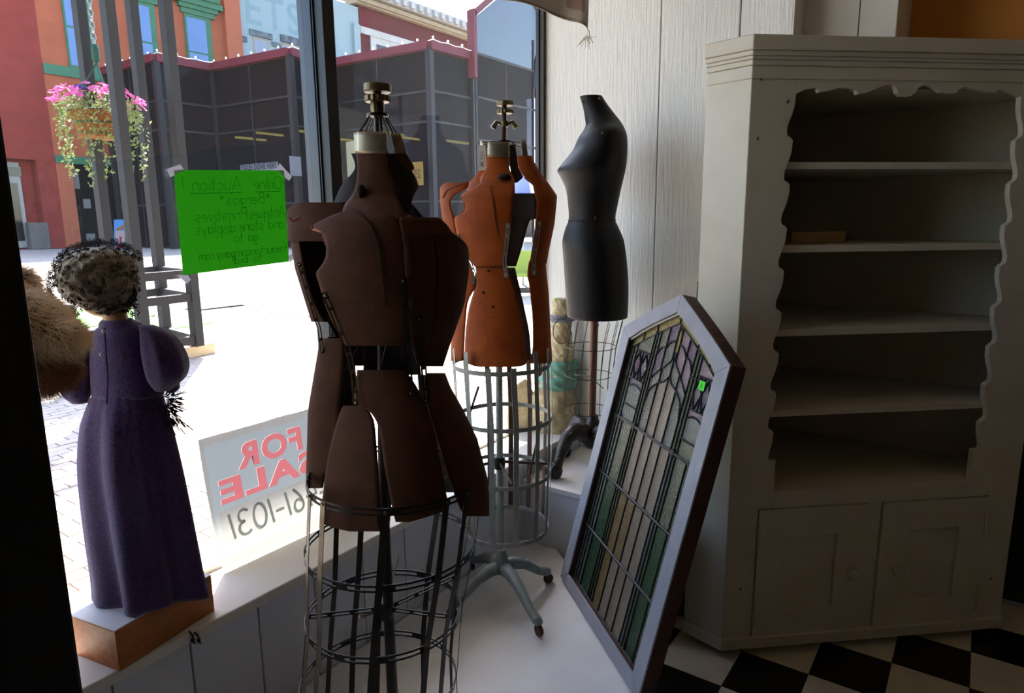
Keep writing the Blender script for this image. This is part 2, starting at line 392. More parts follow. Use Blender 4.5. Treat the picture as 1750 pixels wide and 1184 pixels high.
mat('iron', (150, 142, 132), 0.8, (130, 122, 114), 20)
g = at_z(368, 522, 0); dr = thing('drain_cover', 'slotted iron drain cover set in the bright pavement', 'drain', g)
MB().box(g + Vector((-0.5, -0.3, -0.005)), g + Vector((0.5, 0.3, 0.003))).build('plate', 'iron', dr)
for k in range(9): MB().box(g + Vector((-0.46 + k * 0.105, -0.26, 0.003)), g + Vector((-0.41 + k * 0.105, 0.26, 0.008))).build('bar', 'iron', dr)

# ---- facades across the street
YB = 48.5
def FP(x, y, Y=YB): return at_y(x, y, Y)
def frect(par, name, m, x0, y0, x1, y1, proud=0.1, depth=0.3, Y=YB, bevel=0):
    ym = (y0 + y1) / 2; xm = (x0 + x1) / 2
    return box(name, (FP(x0, ym, Y).x, Y - proud, FP(xm, y1, Y).z), (FP(x1, ym, Y).x, Y + depth, FP(xm, y0, Y).z), m, par, bevel)
brick_mat('red_wall', (134, 54, 46), (126, 50, 42), (120, 50, 43), 1.0, 0.4, 0.14, 0.01)
brick_mat('orange_wall', (158, 86, 60), (152, 82, 57), (148, 80, 56), 1.0, 0.4, 0.14, 0.01)
mat('orange_trim', (166, 90, 62), 0.8, (158, 84, 58), 2)
mat('green_trim', (60, 108, 80), 0.7, (52, 98, 71), 2)
mat('teal_wall', (132, 148, 151), 0.9, (142, 156, 159), 0.8, (1, 1, 1), sharp=0.2, detail=8)
mat('teal_letter', (116, 138, 145), 0.9, (124, 144, 150), 1.5)
mat('worn_lintel', (64, 54, 64), 0.9, (106, 118, 120), 1.6, sharp=0.6, detail=8)
brick_mat('brick_wall', (88, 34, 36), (80, 30, 32), (96, 56, 54), 1.0, 0.4, 0.14, 0.02)
mat('red_letter', (104, 20, 28), 0.9, (92, 28, 32), 1.5)
mat('white_stone', (178, 172, 166), 0.8, (160, 153, 146), 1.2)
mat('cream_stone', (164, 146, 120), 0.8, (148, 130, 106), 2)
mat('shop_glass', (22, 22, 24), 0.08, (16, 16, 18), 0.4, spec=0.5)
mat('far_pane', (84, 112, 160), 0.12, (62, 92, 140), 0.25, spec=0.6)
mat('white_blind', (142, 146, 160), 0.8, (132, 136, 150), 3, (4, 4, 0.4))
mat('grey_stone', (104, 96, 90), 0.9, (90, 84, 80), 2)
mat('far_shutter', (160, 156, 150), 0.6, (150, 146, 140), 3)
mat('poster_white', (120, 118, 116), 0.7, (110, 108, 106), 4)
mat('ink_black', (30, 28, 30), 0.7)

# red building at the far left
xr = FP(86, 212).x
rb = thing('brick_building', 'tall red painted brick building with a white framed door at far left', 'building', (xr - 6, YB, 0))
zt = 24.0
def frect_w(par, name, m, X0, z0, X1, z1, proud, depth, Y=YB): return box(name, (X0, Y - proud, z0), (X1, Y + depth, z1), m, par)
dx0, dx1 = FP(8, 350).x, FP(72, 350).x; dzt = FP(40, 272).z
frect_w(rb, 'wall', 'red_wall', -2, 0, dx0, zt, 0, 8); frect_w(rb, 'wall', 'red_wall', dx1, 0, xr, zt, 0, 8); frect_w(rb, 'wall', 'red_wall', dx0, dzt, dx1, zt, 0, 8)
frect_w(rb, 'recess_wall', 'red_wall', dx0, 0, dx1, dzt, -0.9, 2); frect_w(rb, 'base_stone', 'grey_stone', dx1 - 0.9, 0, xr - 0.9, FP(70, 380).z, 0.08, 0.5)
dr = frect(rb, 'door_frame', 'far_shutter', 9, 276, 50, 424, -0.75, 1.0); dr.location.z = 0
for (a, b, c, d) in ((14, 284, 44, 300), (15, 312, 44, 412)): frect(rb, 'door_pane', 'shop_glass', a, b, c, d, -0.68, 0.9)
# orange building
xo = FP(409, 60).x
ob = thing('orange_building', 'bright orange building with green trimmed upper windows beyond the hanging basket', 'building', ((xr + xo) / 2, YB, 0))
zb1 = FP(125, 274).z
frect_w(ob, 'wall', 'orange_wall', xr, zb1, xo, 24, 0, 8)
frect_w(ob, 'shop_front', 'shop_glass', xr + 0.9, 0, xo, zb1, -0.3, 8); frect_w(ob, 'pilaster', 'orange_trim', xr, 0, xr + 0.9, zb1, 0.05, 1)
zs0 = FP(110, 122).z
frect_w(ob, 'band', 'green_trim', xr, zs0 - 0.3, xo - 0.6, zs0 + 0.3, 0.12, 0.5)
frect_w(ob, 'band', 'green_trim', xr, zb1 - 0.22, xo - 0.6, zb1 + 0.25, 0.14, 0.5)
frect_w(ob, 'pilaster', 'orange_trim', FP(382, 50).x, zb1, xo, 24, 0.35, 0.5)
zw1, zw0 = FP(334, 33).z, FP(128, 114).z
for (a, b, r) in ((114, 150, 159), (224, 257, 267), (319, 351, 360)):
    y = 60; X0, X1, X2 = FP(a, y).x, FP(b, y).x, FP(r, y).x; w = X2 - X1
    wf = frect_w(ob, 'window', 'green_trim', X0 - w * 0.3, zw0 - 0.1, X2, zw1 + 0.25, 0.12, 0.3)
    frect_w(wf, 'pane', 'far_pane', X0, zw0 + 0.05, X1, (zw0 + zw1) / 2 - 0.06, 0.14, 0.2); frect_w(wf, 'pane', 'far_pane', X0, (zw0 + zw1) / 2 + 0.06, X1, zw1, 0.14, 0.2)
    for k, (ex, dz) in enumerate(((0.35, 0.35), (0.55, 0.3), (0.9, 0.4), (0.6, 0.5))):
        z0 = zw1 + 0.25 + (0, 0.35, 0.65, 1.05)[k]
        frect_w(wf, 'pediment', 'green_trim', X0 - ex, z0, X2 + ex, z0 + dz, 0.2 + 0.12 * k, 0.3)
for (a, b, c, d) in ((102, 288, 138, 322), (146, 340, 158, 356), (151, 399, 166, 411)): frect(ob, 'notice', 'poster_white', a, b, c, d, -0.25, 0.31)
# teal building
xt = FP(614, 60).x
tb = thing('teal_building', 'pale teal painted brick building with faded lettering and worn lintels', 'building', ((xo + xt) / 2, YB, 0))
ztt = FP(592, 6).z
frect_w(tb, 'wall', 'teal_wall', xo, 0, xt - 0.02, ztt, 0, 8)
for (a, b, c, d) in ((426, 54, 464, 64), (479, 64, 522, 76), (411, 62, 421, 71), (464, 73, 480, 80)): frect(tb, 'lintel', 'worn_lintel', a, b, c, d, 0.12, 0.3)
for (a, b, c, d) in ((433, 66, 460, 110), (482, 78, 520, 112)):
    wf = frect(tb, 'window', 'cream_stone', a, b, c, d, 0.03, 0.3); frect(wf, 'pane', 'white_blind', a + 2.5, b + 3, c - 2.5, d - 1, 0.05, 0.2)
frect(tb, 'pilaster', 'teal_wall', 603, 42, 613, 120, 0.3, 0.3)
q = FP(468, 36); text_on('ETS', 3.4, (q.x, YB - 0.012, q.z - 0.6), (1, 0, 0), (0, 0, 1), 'teal_letter', tb, 0.03, sx=0.95)
# brick building with the white cornice
xb = FP(900, 100).x
bb = thing('cornice_building', 'dark red brick building crowned by a white bracketed cornice', 'building', ((xt + xb) / 2, YB, 0))
zc0, zc1 = FP(707, 40).z, FP(707, 12).z
frect_w(bb, 'wall', 'brick_wall', xt, 0, xb, zc0, 0, 8)
frect_w(bb, 'frieze', 'cream_stone', xt - 0.6, zc0, xb, zc0 + (zc1 - zc0) * 0.45, 0.5, 1)
frect_w(bb, 'cornice', 'white_stone', xt - 1.1, zc0 + (zc1 - zc0) * 0.45, xb, zc1, 1.1, 2)
nb = 26
for k in range(nb):
    X = xt - 1.0 + (xb - xt + 1) * k / nb; frect_w(bb, 'bracket', 'white_stone', X, zc0 + (zc1 - zc0) * 0.5, X + 0.45, zc1 - 0.12, 1.45, 0.3)
dent = MB()
for k in range(110):
    X = xt - 0.5 + (xb - xt) * k / 110; dent.box((X, YB - 0.75, zc0 + 0.15), (X + 0.22, YB - 0.4, zc0 + 0.5))
tag(dent.build('dentils', 'cream_stone', bb), kind='stuff')
zw = FP(660, 64).z
frect_w(bb, 'band', 'white_stone', xt, zw - 0.3, FP(760, 80).x, zw + 0.3, 0.2, 0.3)
wf = frect_w(bb, 'window', 'white_stone', FP(632, 70).x, 3, FP(690, 80).x, zw - 0.3, 0.15, 0.3); frect_w(wf, 'pane', 'shop_glass', FP(641, 70).x, 3, FP(682, 80).x, zw - 0.9, 0.17, 0.2)
q = FP(641, 45); text_on('ES', 2.6, (q.x, YB - 0.012, q.z - 0.8), (1, 0, 0), (0, 0, 1), 'red_letter', bb, 0.05, sx=1.3)

# ---- glass pavilion in front of them
HP = 11.0
glass_mat('pavilion_glass', (0.16, 0.16, 0.19), 0.06, 1.5, 0.15, 0.03, 0.0, 0.021)
mat('pavilion_metal', (27, 25, 29), 0.6, (22, 20, 24), 4)
mat('red_trim', (96, 26, 40), 0.6, (86, 22, 34), 2)
mat('pavilion_inside', (92, 80, 64), 0.9, (70, 62, 52), 0.4)
mat('bulb', (250, 248, 240), 0.4)
emit_mat('tube_light', (226, 214, 96), 3.5)
def top_pt(x, y): d = ray(x, y); return EYE + d * ((HP - EYE.z) / d.z)
roof = [top_pt(*p) for p in ((171, 115), (264, 93), (361, 110), (494, 83), (563, 103), (733, 71), (806, 91))]
roof[0].y = 46.2; roof[0].x = roof[1].x
pv = thing('glass_pavilion', 'dark glass pavilion with zigzag walls and a red roof edge strung with bulbs', 'building', (roof[3].x, roof[3].y, 0))
for p, q in zip(roof, roof[1:]):
    a, b = Vector((p.x, p.y, 0)), Vector((q.x, q.y, 0)); L = (b - a).length; t = (b - a) / L; nn = Vector((-t.y, t.x, 0))
    k = max(1, round(L / 3.8)); lev = [0.0, 2.6, 6.9, 8.5, 10.6]
    for i in range(k):
        for z0, z1 in zip(lev, lev[1:]):
            MB().obox(a + t * (L * i / k + 0.05) + Vector((0, 0, z0 + 0.05)), t * (L / k - 0.1), nn * 0.03, Vector((0, 0, z1 - z0 - 0.1))).build('pane', 'pavilion_glass', pv)
    for i in range(k + 1):
        w = 0.34 if i in (0, k) else 0.1
        MB().obox(a + t * (L * i / k - w / 2) - nn * w / 2, t * w, nn * w, Vector((0, 0, 10.7))).build('post', 'pavilion_metal', pv)
    for z in lev[1:4]: MB().obox(a - nn * 0.06 + Vector((0, 0, z - 0.06)), t * L, nn * 0.12, Vector((0, 0, 0.12))).build('rail', 'pavilion_metal', pv)
    MB().obox(a - nn * 0.25 + Vector((0, 0, 10.6)), t * L, nn * 0.4, Vector((0, 0, 0.42))).build('roof_trim', 'red_trim', pv)
# gabled tower end
ty = roof[-1].y - 0.2; gxa, gxb = at_y(806, 60, ty).x, at_y(960, 60, ty).x
zsh = at_y(806, 22, ty).z; zap = zsh + (gxb - gxa) / 2 * 0.72; gm = (gxa + gxb) / 2
gp = [(gxa, ty, 0), (gxb, ty, 0), (gxb, ty, zsh), (gm, ty, zap), (gxa, ty, zsh)]
levs = [0.3, 3.4, 6.2, 8.6, 11.0]
for z0, z1 in zip(levs, levs[1:]):
    for k in range(3):
        w = (gxb - gxa - 0.6) / 3; MB().box((gxa + 0.3 + k * w + 0.06, ty, z0 + 0.08), (gxa + 0.3 + (k + 1) * w - 0.06, ty + 0.03, z1 - 0.08)).build('pane', 'far_glass' if 'far_glass' in MATS else 'pavilion_glass', pv)
mat('sky_glass', (30, 32, 40), 0.16, spec=1.0)
MB().prism([(gxa + 0.35, ty, levs[-1] + 0.1), (gxb - 0.35, ty, levs[-1] + 0.1), (gxb - 0.35, ty, zsh - 0.15), (gm, ty, zap - 0.5), (gxa + 0.35, ty, zsh - 0.15)], (0, 0.05, 0)).build('gable_pane', 'sky_glass', pv)
for z in levs[1:]: MB().box((gxa, ty - 0.06, z - 0.07), (gxb, ty + 0.06, z + 0.07)).build('rail', 'pavilion_metal', pv)
for X in (gxa + 0.05, gxa + 0.3, gm + 1.4, gxb - 0.3): MB().box((X - 0.07, ty - 0.06, 0), (X + 0.07, ty + 0.08, zsh - 0.2)).build('post', 'pavilion_metal', pv)
arc = [(gm + 1.4 + 2.0 * (1 - math.cos(R(t))), ty - 0.05, zsh - 3.2 + 3.2 * math.sin(R(t))) for t in range(0, 91, 10)]
MB().tube(arc, 0.09, 6).build('arched_bar', 'pavilion_metal', pv)
for a, b in ((gp[4], gp[3]), (gp[3], gp[2])):
    a, b = Vector(a), Vector(b); MB().obox(a - Vector((0, 0.3, 0.25)), b - a, Vector((0, 0.5, 0)), Vector((0, 0, 0.45))).build('roof_trim', 'red_trim', pv)
MB().box((gxa - 0.15, ty - 0.3, 9.6), (gxa + 0.12, ty + 0.2, zsh + 0.1)).build('roof_trim', 'red_trim', pv)
# inside and roof of the pavilion
bk = [p.copy() for p in roof]; yb = 46.4
poly = [(p.x, p.y + 0.1, 10.9) for p in bk] + [(bk[-1].x + 14, bk[-1].y, 10.9), (bk[-1].x + 14, yb, 10.9), (bk[0].x, yb, 10.9)]
MB().prism(poly, (0, 0, 0.1)).build('roof', 'pavilion_inside', pv)
box('back_wall', (bk[0].x, yb - 0.2, 0), (bk[-1].x + 14, yb, 10.9), 'pavilion_inside', pv)
for (x, y, w) in ((430, 237, 2.4), (462, 229, 2.2), (602, 240, 2.0), (700, 236, 2.2), (672, 228, 2.2), (785, 243, 2.4), (515, 224, 1.6)):
    q = at_y(x, y, 42.5 if x < 494 else (36.5 if x < 720 else 29.5)); MB().box((q.x - w / 2, q.y, q.z - 0.07), (q.x + w / 2, q.y + 0.12, q.z + 0.07)).build('ceiling_tube', 'tube_light', pv)
# bulbs along the roof edge
sb = thing('string_lights', 'string of small white bulbs along the red pavilion roof edge', 'string lights', (roof[3].x, roof[3].y, HP))
for p, q in zip(roof, roof[1:]):
    L = (q - p).length; k = int(L / 1.0); pts = []
    for i in range(k + 1):
        c = p.lerp(q, i / k) + Vector((0, -0.3, 0.08)); MB().ball(c + Vector((0, 0, 0.1)), 0.07, 6, 4).build('bulb', 'bulb', sb)
        pts.append(c); pts.append(p.lerp(q, min(1, (i + 0.5) / k)) + Vector((0, -0.3, 0.02)))
    MB().tube(pts[:-1], 0.02, 4).build('cable', 'bulb', sb)
# signs fixed to the pavilion walls
mat('yellow_sheet', (120, 92, 30), 0.7, (110, 84, 26), 3); mat('cream_sheet', (150, 142, 116), 0.7, (140, 132, 106), 3); mat('brown_ink', (70, 36, 18), 0.7)
mat('grey_sheet', (104, 104, 112), 0.7, (94, 94, 102), 3)
def banner(x0, y0, x1, y1, m, words, size, label, wm, axis, val):
    f = at_x if axis == 'X' else at_y
    a, b = f(x0, y1, val), f(x1, y0, val); n = Vector((-1, 0, 0)) if axis == 'X' else Vector((0, -1, 0)); r = Vector((0, -1, 0)) if axis == 'X' else Vector((1, 0, 0))
    wd = abs((b - a).dot(r)); h = b.z - a.z; o = Vector((a.x, a.y, a.z))
    t = thing('banner', label, 'sign', o + r * wd / 2, 'signs on the pavilion'); MB().obox(o, r * wd, -n * 0.04, Vector((0, 0, h))).build('sheet', m, t)
    if words: text_on(words, size, o + r * wd / 2 + n * 0.01 + Vector((0, 0, h * (0.5 if len(words) > 8 else 0.3))), r, (0, 0, 1), wm, t, 0.014, sx=wd * 0.92 / (len(words) * size * 0.62))
xa, xb_, ya = roof[2].x - 0.32, roof[4].x - 0.32, roof[3].y - 0.32
banner(412, 276, 474, 302, 'grey_sheet', 'TAXES DONE HERE', 0.46, 'grey banner reading TAXES DONE HERE on the dark pavilion', 'ink_black', 'X', xa)
banner(497, 268, 514, 300, 'grey_sheet', None, 0, 'plain grey notice just right of the TAXES DONE HERE banner', 'ink_black', 'Y', ya)
banner(687, 276, 722, 318, 'yellow_sheet', 'BIKES', 0.7, 'yellow sign on the pavilion between the two brown dress forms', 'brown_ink', 'X', xb_)
banner(594, 240, 615, 302, 'cream_sheet', None, 0, 'tall cream board behind the neck of the dark dress form', 'ink_black', 'X', xb_)

for o in (rb, ob, tb, bb): o['group'] = 'buildings across the street'
# ================================================================== things on the street
mat('tower_steel', (28, 26, 23), 0.65, (23, 21, 19), 6, metal=0.2)
mat('raw_timber', (206, 186, 150), 0.8, (186, 164, 128), 6, (1, 1, 6))
# basket tower: four upright steel posts with rungs on a timber base; the near corner stands at the right
PX = [(181, 7.8), (227, 7.17), (320, 7.74), (266, 8.4)]      # left, near, right, back corner post
posts = []
for x, dist in PX:
    p = at_d(x, 400, dist); posts.append(Vector((p.x, p.y, 0)))
tc0 = sum(posts, Vector((0, 0, 0))) / 4
tw = thing('basket_tower', 'tall open tower of four dark steel posts behind the doll', 'plant stand', tc0)
ta = (posts[2] - posts[1]).normalized(); tb_ = Vector((-ta.y, ta.x, 0)); w = 0.105
for p in posts: MB().obox(p - ta * w / 2 - tb_ * w / 2 + Vector((0, 0, 0.13)), ta * w, tb_ * w, Vector((0, 0, 4.5))).build('post', 'tower_steel', tw, bevel=0.004)
for z in (0.975, 0.705, 0.21, 4.5):
    for a, b in zip(posts, posts[1:] + posts[:1]):
        t = (b - a); nn = Vector((-t.y, t.x, 0)).normalized(); MB().obox(a - nn * 0.035 + Vector((0, 0, z - 0.045)), t, nn * 0.07, Vector((0, 0, 0.09))).build('rung', 'tower_steel', tw)
MB().obox(tc0 - ta * 0.44 - tb_ * 0.44, ta * 0.88, tb_ * 0.88, Vector((0, 0, 0.13))).build('timber_base', 'raw_timber', tw, bevel=0.01)
MB().obox(posts[0].lerp(posts[1], .5) - tb_ * 0.03 + Vector((0, 0, 4.5)), posts[2].lerp(posts[3], .5) - posts[0].lerp(posts[1], .5), tb_ * 0.06, Vector((0, 0, 0.09))).build('top_bar', 'tower_steel', tw)

# hanging flower basket
mat('coir', (150, 84, 26), 0.95, (120, 64, 18), 12, (1, 1, 0.3), 0.6, 30)
mat('leaf', (92, 118, 44), 0.6, (158, 168, 104), 9, trans=0.35)
mat('petal_pink', (196, 52, 132), 0.5, (226, 120, 176), 6, trans=0.35)
mat('petal_violet', (70, 30, 150), 0.5, trans=0.3)
mat('green_metal', (24, 74, 54), 0.5, (18, 62, 46), 8, metal=0.3)
mat('steel_chain', (150, 152, 152), 0.45, (110, 112, 112), 20, metal=0.8)
dB = 7.75
bc = at_d(172, 214, dB); u = dB / FPX * 0.985
hb = thing('hanging_basket', 'hanging basket of pink petunias and trailing variegated ivy in a coir liner', 'hanging plant', Vector((bc.x, bc.y, at_d(172, 243, dB).z)))
MB().lathe([(0.13, -0.15), (0.21, -0.135), (0.25, 0.0), (0.28, 0.14), (0.26, 0.15)], bc, 24).build('liner', 'coir', hb, smooth='auto')
for h, r in ((0.14, 0.288), (0.01, 0.26), (-0.10, 0.225)):
    MB().tube([bc + Vector((r * math.cos(2 * math.pi * k / 24), r * math.sin(2 * math.pi * k / 24), h)) for k in range(24)], 0.008, 5, close=True).build('wire_hoop', 'green_metal', hb)
hook = at_d(165, 108, dB)
for k in range(3):
    q = 2 * math.pi * k / 3 + 0.5; MB().tube([bc + Vector((0.28 * math.cos(q), 0.28 * math.sin(q), 0.14)), hook], 0.008, 5).build('hanger_rod', 'green_metal', hb)
MB().lathe([(0.03, 0), (0.042, 0.04), (0.042, 0.15), (0.03, 0.19)], hook, 10).build('hook_sleeve', 'green_metal', hb)
top = at_d(151, -60, dB); top = Vector((hook.x, hook.y, 4.5)); nl = int((top.z - hook.z - 0.2) / 0.06)
for k in range(nl):
    cc = hook + Vector((0, 0, 0.21 + k * 0.06)); ax = Vector((1, 0, 0)) if k % 2 else Vector((0, 1, 0))
    MB().tube([cc + ax * (0.022 * math.cos(t * math.pi / 5)) + Vector((0, 0, 0.042 * math.sin(t * math.pi / 5))) for t in range(10)], 0.0075, 4, close=True).build('chain_link', 'steel_chain', hb)
rnd = random.Random(3); lf = MB(); pk = MB(); vi = MB()
def leaf(mb, c, s):
    a = Vector((rnd.gauss(0, 1), rnd.gauss(0, 1), rnd.gauss(0, 1))).normalized(); b = a.orthogonal().normalized(); n = a.cross(b)
    mb.add([c, c + a * s * 0.5 + b * s * 0.4 + n * s * 0.12, c + a * s, c + a * s * 0.5 - b * s * 0.4 + n * s * 0.12], [(0, 1, 2), (0, 2, 3)])
def flower(mb, c, s):
    n = (c - (bc - Vector((0, 0, 0.3)))).normalized() + Vector((rnd.gauss(0, .3), rnd.gauss(0, .3), rnd.gauss(0, .3))); n.normalize(); x = n.orthogonal().normalized(); y = n.cross(x)
    vs = [c - n * s * 0.35]; k = 10
    for i in range(k):
        t = 2 * math.pi * i / k; r = s * (1.0 if i % 2 else 0.82); vs.append(c + (x * math.cos(t) + y * math.sin(t)) * r)
    mb.add(vs, [(0, 1 + i, 1 + (i + 1) % k) for i in range(k)])
for k in range(900):
    t = rnd.uniform(0, 2 * math.pi); r = 0.42 * math.sqrt(rnd.random()); z = 0.12 + rnd.random() ** 1.3 * (0.27 - 0.7 * r * r) - max(0, r - 0.28) * 0.9 * rnd.random()
    leaf(lf, bc + Vector((r * math.cos(t), r * math.sin(t), z)), rnd.uniform(0.035, 0.06))
trails = [(-0.42, 0.95), (-0.30, 1.05), (0.02, 0.62), (0.12, 1.2), (0.17, 1.0), (0.42, 0.95), (0.47, 0.7), (0.52, 1.05), (-0.5, 0.7), (0.36, 0.6), (-0.1, 0.4), (0.25, 0.5), (0.5, 0.5), (-0.47, 0.5)]
for lx, ln in [(a_ * 0.72, b_ * 0.66) for a_, b_ in trails]:
    dy = -math.sqrt(max(0, 0.13 - lx * lx)) * rnd.uniform(0.6, 1); p = bc + E1 * lx + E2 * dy + Vector((0, 0, 0.12)); n = int(ln * 48)
    for k in range(n):
        p = p + Vector((rnd.gauss(0, 0.008), rnd.gauss(0, 0.008), -ln / n)); w = 0.07 * (1 - k / n * 0.75)
        for _ in range(2): leaf(lf, p + Vector((rnd.gauss(0, w), rnd.gauss(0, w), rnd.gauss(0, 0.03))) * 0.6, rnd.uniform(0.03, 0.058))
for k in range(150):
    t = rnd.uniform(0, 2 * math.pi); r = 0.12 + 0.36 * math.sqrt(rnd.random()); flower(pk, bc + Vector((r * math.cos(t), r * math.sin(t), 0.42 - 0.7 * r * r + rnd.uniform(-0.05, 0.04))), rnd.uniform(0.026, 0.042))
for k in range(6): flower(vi, bc - E2 * 0.33 + E1 * rnd.uniform(-0.02, 0.1) + Vector((0, 0, 0.31 + rnd.uniform(0, 0.05))), 0.034)
tag(lf.build('foliage', 'leaf', hb), kind='stuff'); tag(pk.build('pink_flowers', 'petal_pink', hb), kind='stuff'); tag(vi.build('violet_flowers', 'petal_violet', hb), kind='stuff')

# poster board by the orange shop
mat('poster_sky', (50, 104, 160), 0.6, (80, 124, 170), 2); mat('poster_red', (130, 18, 28), 0.6); mat('poster_pink', (150, 124, 120), 0.6); mat('poster_tan', (124, 80, 42), 0.6)
Yp = 41.5; qa, qb = at_y(197, 424, Yp), at_y(218, 375, Yp)
ps = thing('poster_board', 'leaning poster board showing a building above a red strip', 'sign', ((qa.x + qb.x) / 2, Yp, 0))
def pp(s, t): return Vector((qa.x + (qb.x - qa.x) * 0.62 * s + (qb.x - qa.x) * 0.38 * t, Yp + 0.35 * t, 0.05 + (qb.z - 0.05) * t))
def pquad(name, s0, t0, s1, t1, m, lift):
    n = Vector((0, -1, 0)) * lift; MB().prism([pp(s0, t0) + n, pp(s1, t0) + n, pp(s1, t1) + n, pp(s0, t1) + n], (0, 0.02 if lift else 0.1, 0)).build(name, m, ps)
pquad('board', -0.04, 0, 1.04, 1, 'poster_sky', 0); pquad('picture', 0.02, 0.2, 0.98, 0.62, 'poster_pink', 0.03); pquad('caption_strip', 0.02, 0.03, 0.98, 0.18, 'poster_red', 0.03)
MB().prism([pp(0.1, 0.62) + Vector((0, -0.035, 0)), pp(0.98, 0.7) + Vector((0, -0.035, 0)), pp(0.98, 0.84) + Vector((0, -0.035, 0)), pp(0.1, 0.7) + Vector((0, -0.035, 0))], (0, 0.02, 0)).build('picture_roof', 'poster_tan', ps)
pquad('picture_door', 0.4, 0.22, 0.62, 0.42, 'poster_red', 0.05)

# parasol and lime green bench far along the street, glimpsed through the form
mat('parasol_white', (226, 232, 246), 0.7, trans=0.3); mat('parasol_blue', (90, 110, 180), 0.7, trans=0.3); mat('lime', (140, 160, 50), 0.6, (130, 150, 44), 3)
pc = at_d(893, 330, 15.0); pc.z = 0; zt_ = at_d(893, 276, 15.0).z; zr_ = at_d(893, 338, 15.0).z
pu = thing('street_parasol', 'white and blue parasol across the street seen through the tan form', 'parasol', pc)
MB().tube([pc, pc + Vector((0, 0, zt_))], 0.025, 8).build('pole', 'white_stone', pu); MB().lathe([(0.3, 0), (0.3, 0.08), (0.05, 0.12)], pc, 16).build('base', 'tower_steel', pu)
for k in range(8):
    a, b = 2 * math.pi * k / 8, 2 * math.pi * (k + 1) / 8; rr = 0.95
    f = lambda t, s: pc + Vector((rr * s * math.cos(t), rr * s * math.sin(t), zt_ - (zt_ - zr_) * s ** 1.7))
    MB().grid([[f(a + (b - a) * i / 3, s) for i in range(4)] for s in (0.02, 0.35, 0.7, 1)]).build('canopy_panel', 'parasol_white' if k % 2 else 'parasol_blue', pu, smooth=True)
lc = at_z(893, 505, 0); lb = thing('street_bench', 'lime green bench on the street seen through the waist of the tan form', 'bench', lc)
MB().obox(lc - E1 * 0.9 + Vector((0, 0, 0.38)), E1 * 1.8, E2 * 0.5, Vector((0, 0, 0.07))).build('seat', 'lime', lb)
MB().obox(lc - E1 * 0.9 + E2 * 0.45 + Vector((0, 0, 0.45)), E1 * 1.8, E2 * 0.06, Vector((0, 0, 0.45))).build('backrest', 'lime', lb)
for s in (-0.8, 0.7): MB().obox(lc + E1 * s, E1 * 0.1, E2 * 0.45, Vector((0, 0, 0.38))).build('leg', 'lime', lb)
# ================================================================== dress forms
mat('dark_card', (88, 56, 40), 0.75, (70, 44, 32), 22, (1, 1, 1), 0.1, 220, detail=8, spec=0.12)
mat('tan_card', (176, 86, 28), 0.6, (130, 58, 17), 16, (1, 1, 1), 0.12, 120, detail=8, sharp=0.2, spec=0.2)
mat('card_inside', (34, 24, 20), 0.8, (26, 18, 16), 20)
mat('strap_metal', (150, 138, 118), 0.35, (110, 96, 78), 40, metal=0.85)
mat('dark_steel', (56, 52, 48), 0.4, (38, 34, 32), 40, metal=0.7)
mat('brass_ring', (172, 164, 146), 0.35, (120, 106, 82), 14, metal=0.8, detail=8)
mat('old_brass', (120, 106, 72), 0.4, (86, 72, 48), 30, metal=0.7)
mat('grey_enamel', (150, 156, 150), 0.45, (128, 132, 124), 30, metal=0.2)
mat('pale_iron', (150, 166, 168), 0.55, (108, 116, 112), 18, metal=0.2, sharp=0.3, detail=8)
mat('rust', (86, 58, 44), 0.7, (60, 42, 34), 30)
mat('rubber', (24, 20, 18), 0.7)
mat('paper_tag', (234, 232, 226), 0.7, (224, 222, 216), 10)
mat('seam_dark', (40, 26, 18), 0.9)
mat('torn_edge', (160, 92, 56), 0.9, (110, 64, 42), 60)

def hoop(par, x, y, a, d0, m, h=0.012, slots=True, n=48, squash=1.0, name='hoop', dx=0.0):
    c = at_d(x, y, d0); r = a * d0 / FPX; mb = MB()
    def ringband(z0, z1, t=0.0014):
        vs = []
        for k in range(n):
            q = 2 * math.pi * k / n; u = E1 * math.sin(q) - E2 * math.cos(q) * squash
            for rr, z in ((r, z0), (r + t, z0), (r + t, z1), (r, z1)): vs.append(c + u * rr + Vector((0, 0, z)))
        fs = []
        for k in range(n):
            l = (k + 1) % n
            for e in range(4): g = (e + 1) % 4; fs.append((k * 4 + e, l * 4 + e, l * 4 + g, k * 4 + g))
        mb.add(vs, fs)
    if slots:
        ringband(-h / 2, -h / 2 + h * 0.3); ringband(h / 2 - h * 0.3, h / 2)
        for k in range(12):
            q = 2 * math.pi * (k + 0.3) / 12; u = E1 * math.sin(q) - E2 * math.cos(q) * squash; t = E1 * math.cos(q) + E2 * math.sin(q) * squash
            mb.obox(c + u * r - t * 0.012 + Vector((0, 0, -h / 2)), t * 0.024, u * 0.0014, Vector((0, 0, h)))
    else: ringband(-h / 2, h / 2)
    return mb.build(name, m, par)
def cage_pt(rg, ang, d0, y):     # a point on the cage at a given angle between hoops (x, y, a)
    x, a = interp([(r[1], r[0], r[2]) for r in rg], y); c = at_d(x, y, d0); q = R(ang)
    return c + E1 * (a * d0 / FPX * math.sin(q)) - E2 * (a * d0 / FPX * math.cos(q))
def upright(par, pts, ang, m, w=0.011, t=0.0016, name='upright'):
    q = R(ang); tn = E1 * math.cos(q) + E2 * math.sin(q); u = E1 * math.sin(q) - E2 * math.cos(q); P = []
    mb = MB()
    mb.loft([[p - tn * w / 2 + u * 0.0014, p + tn * w / 2 + u * 0.0014, p + tn * w / 2 + u * (t + 0.0014), p - tn * w / 2 + u * (t + 0.0014)] for p in pts])
    return mb.build(name, m, par)
BODY = [None, 1.0, 0.8]
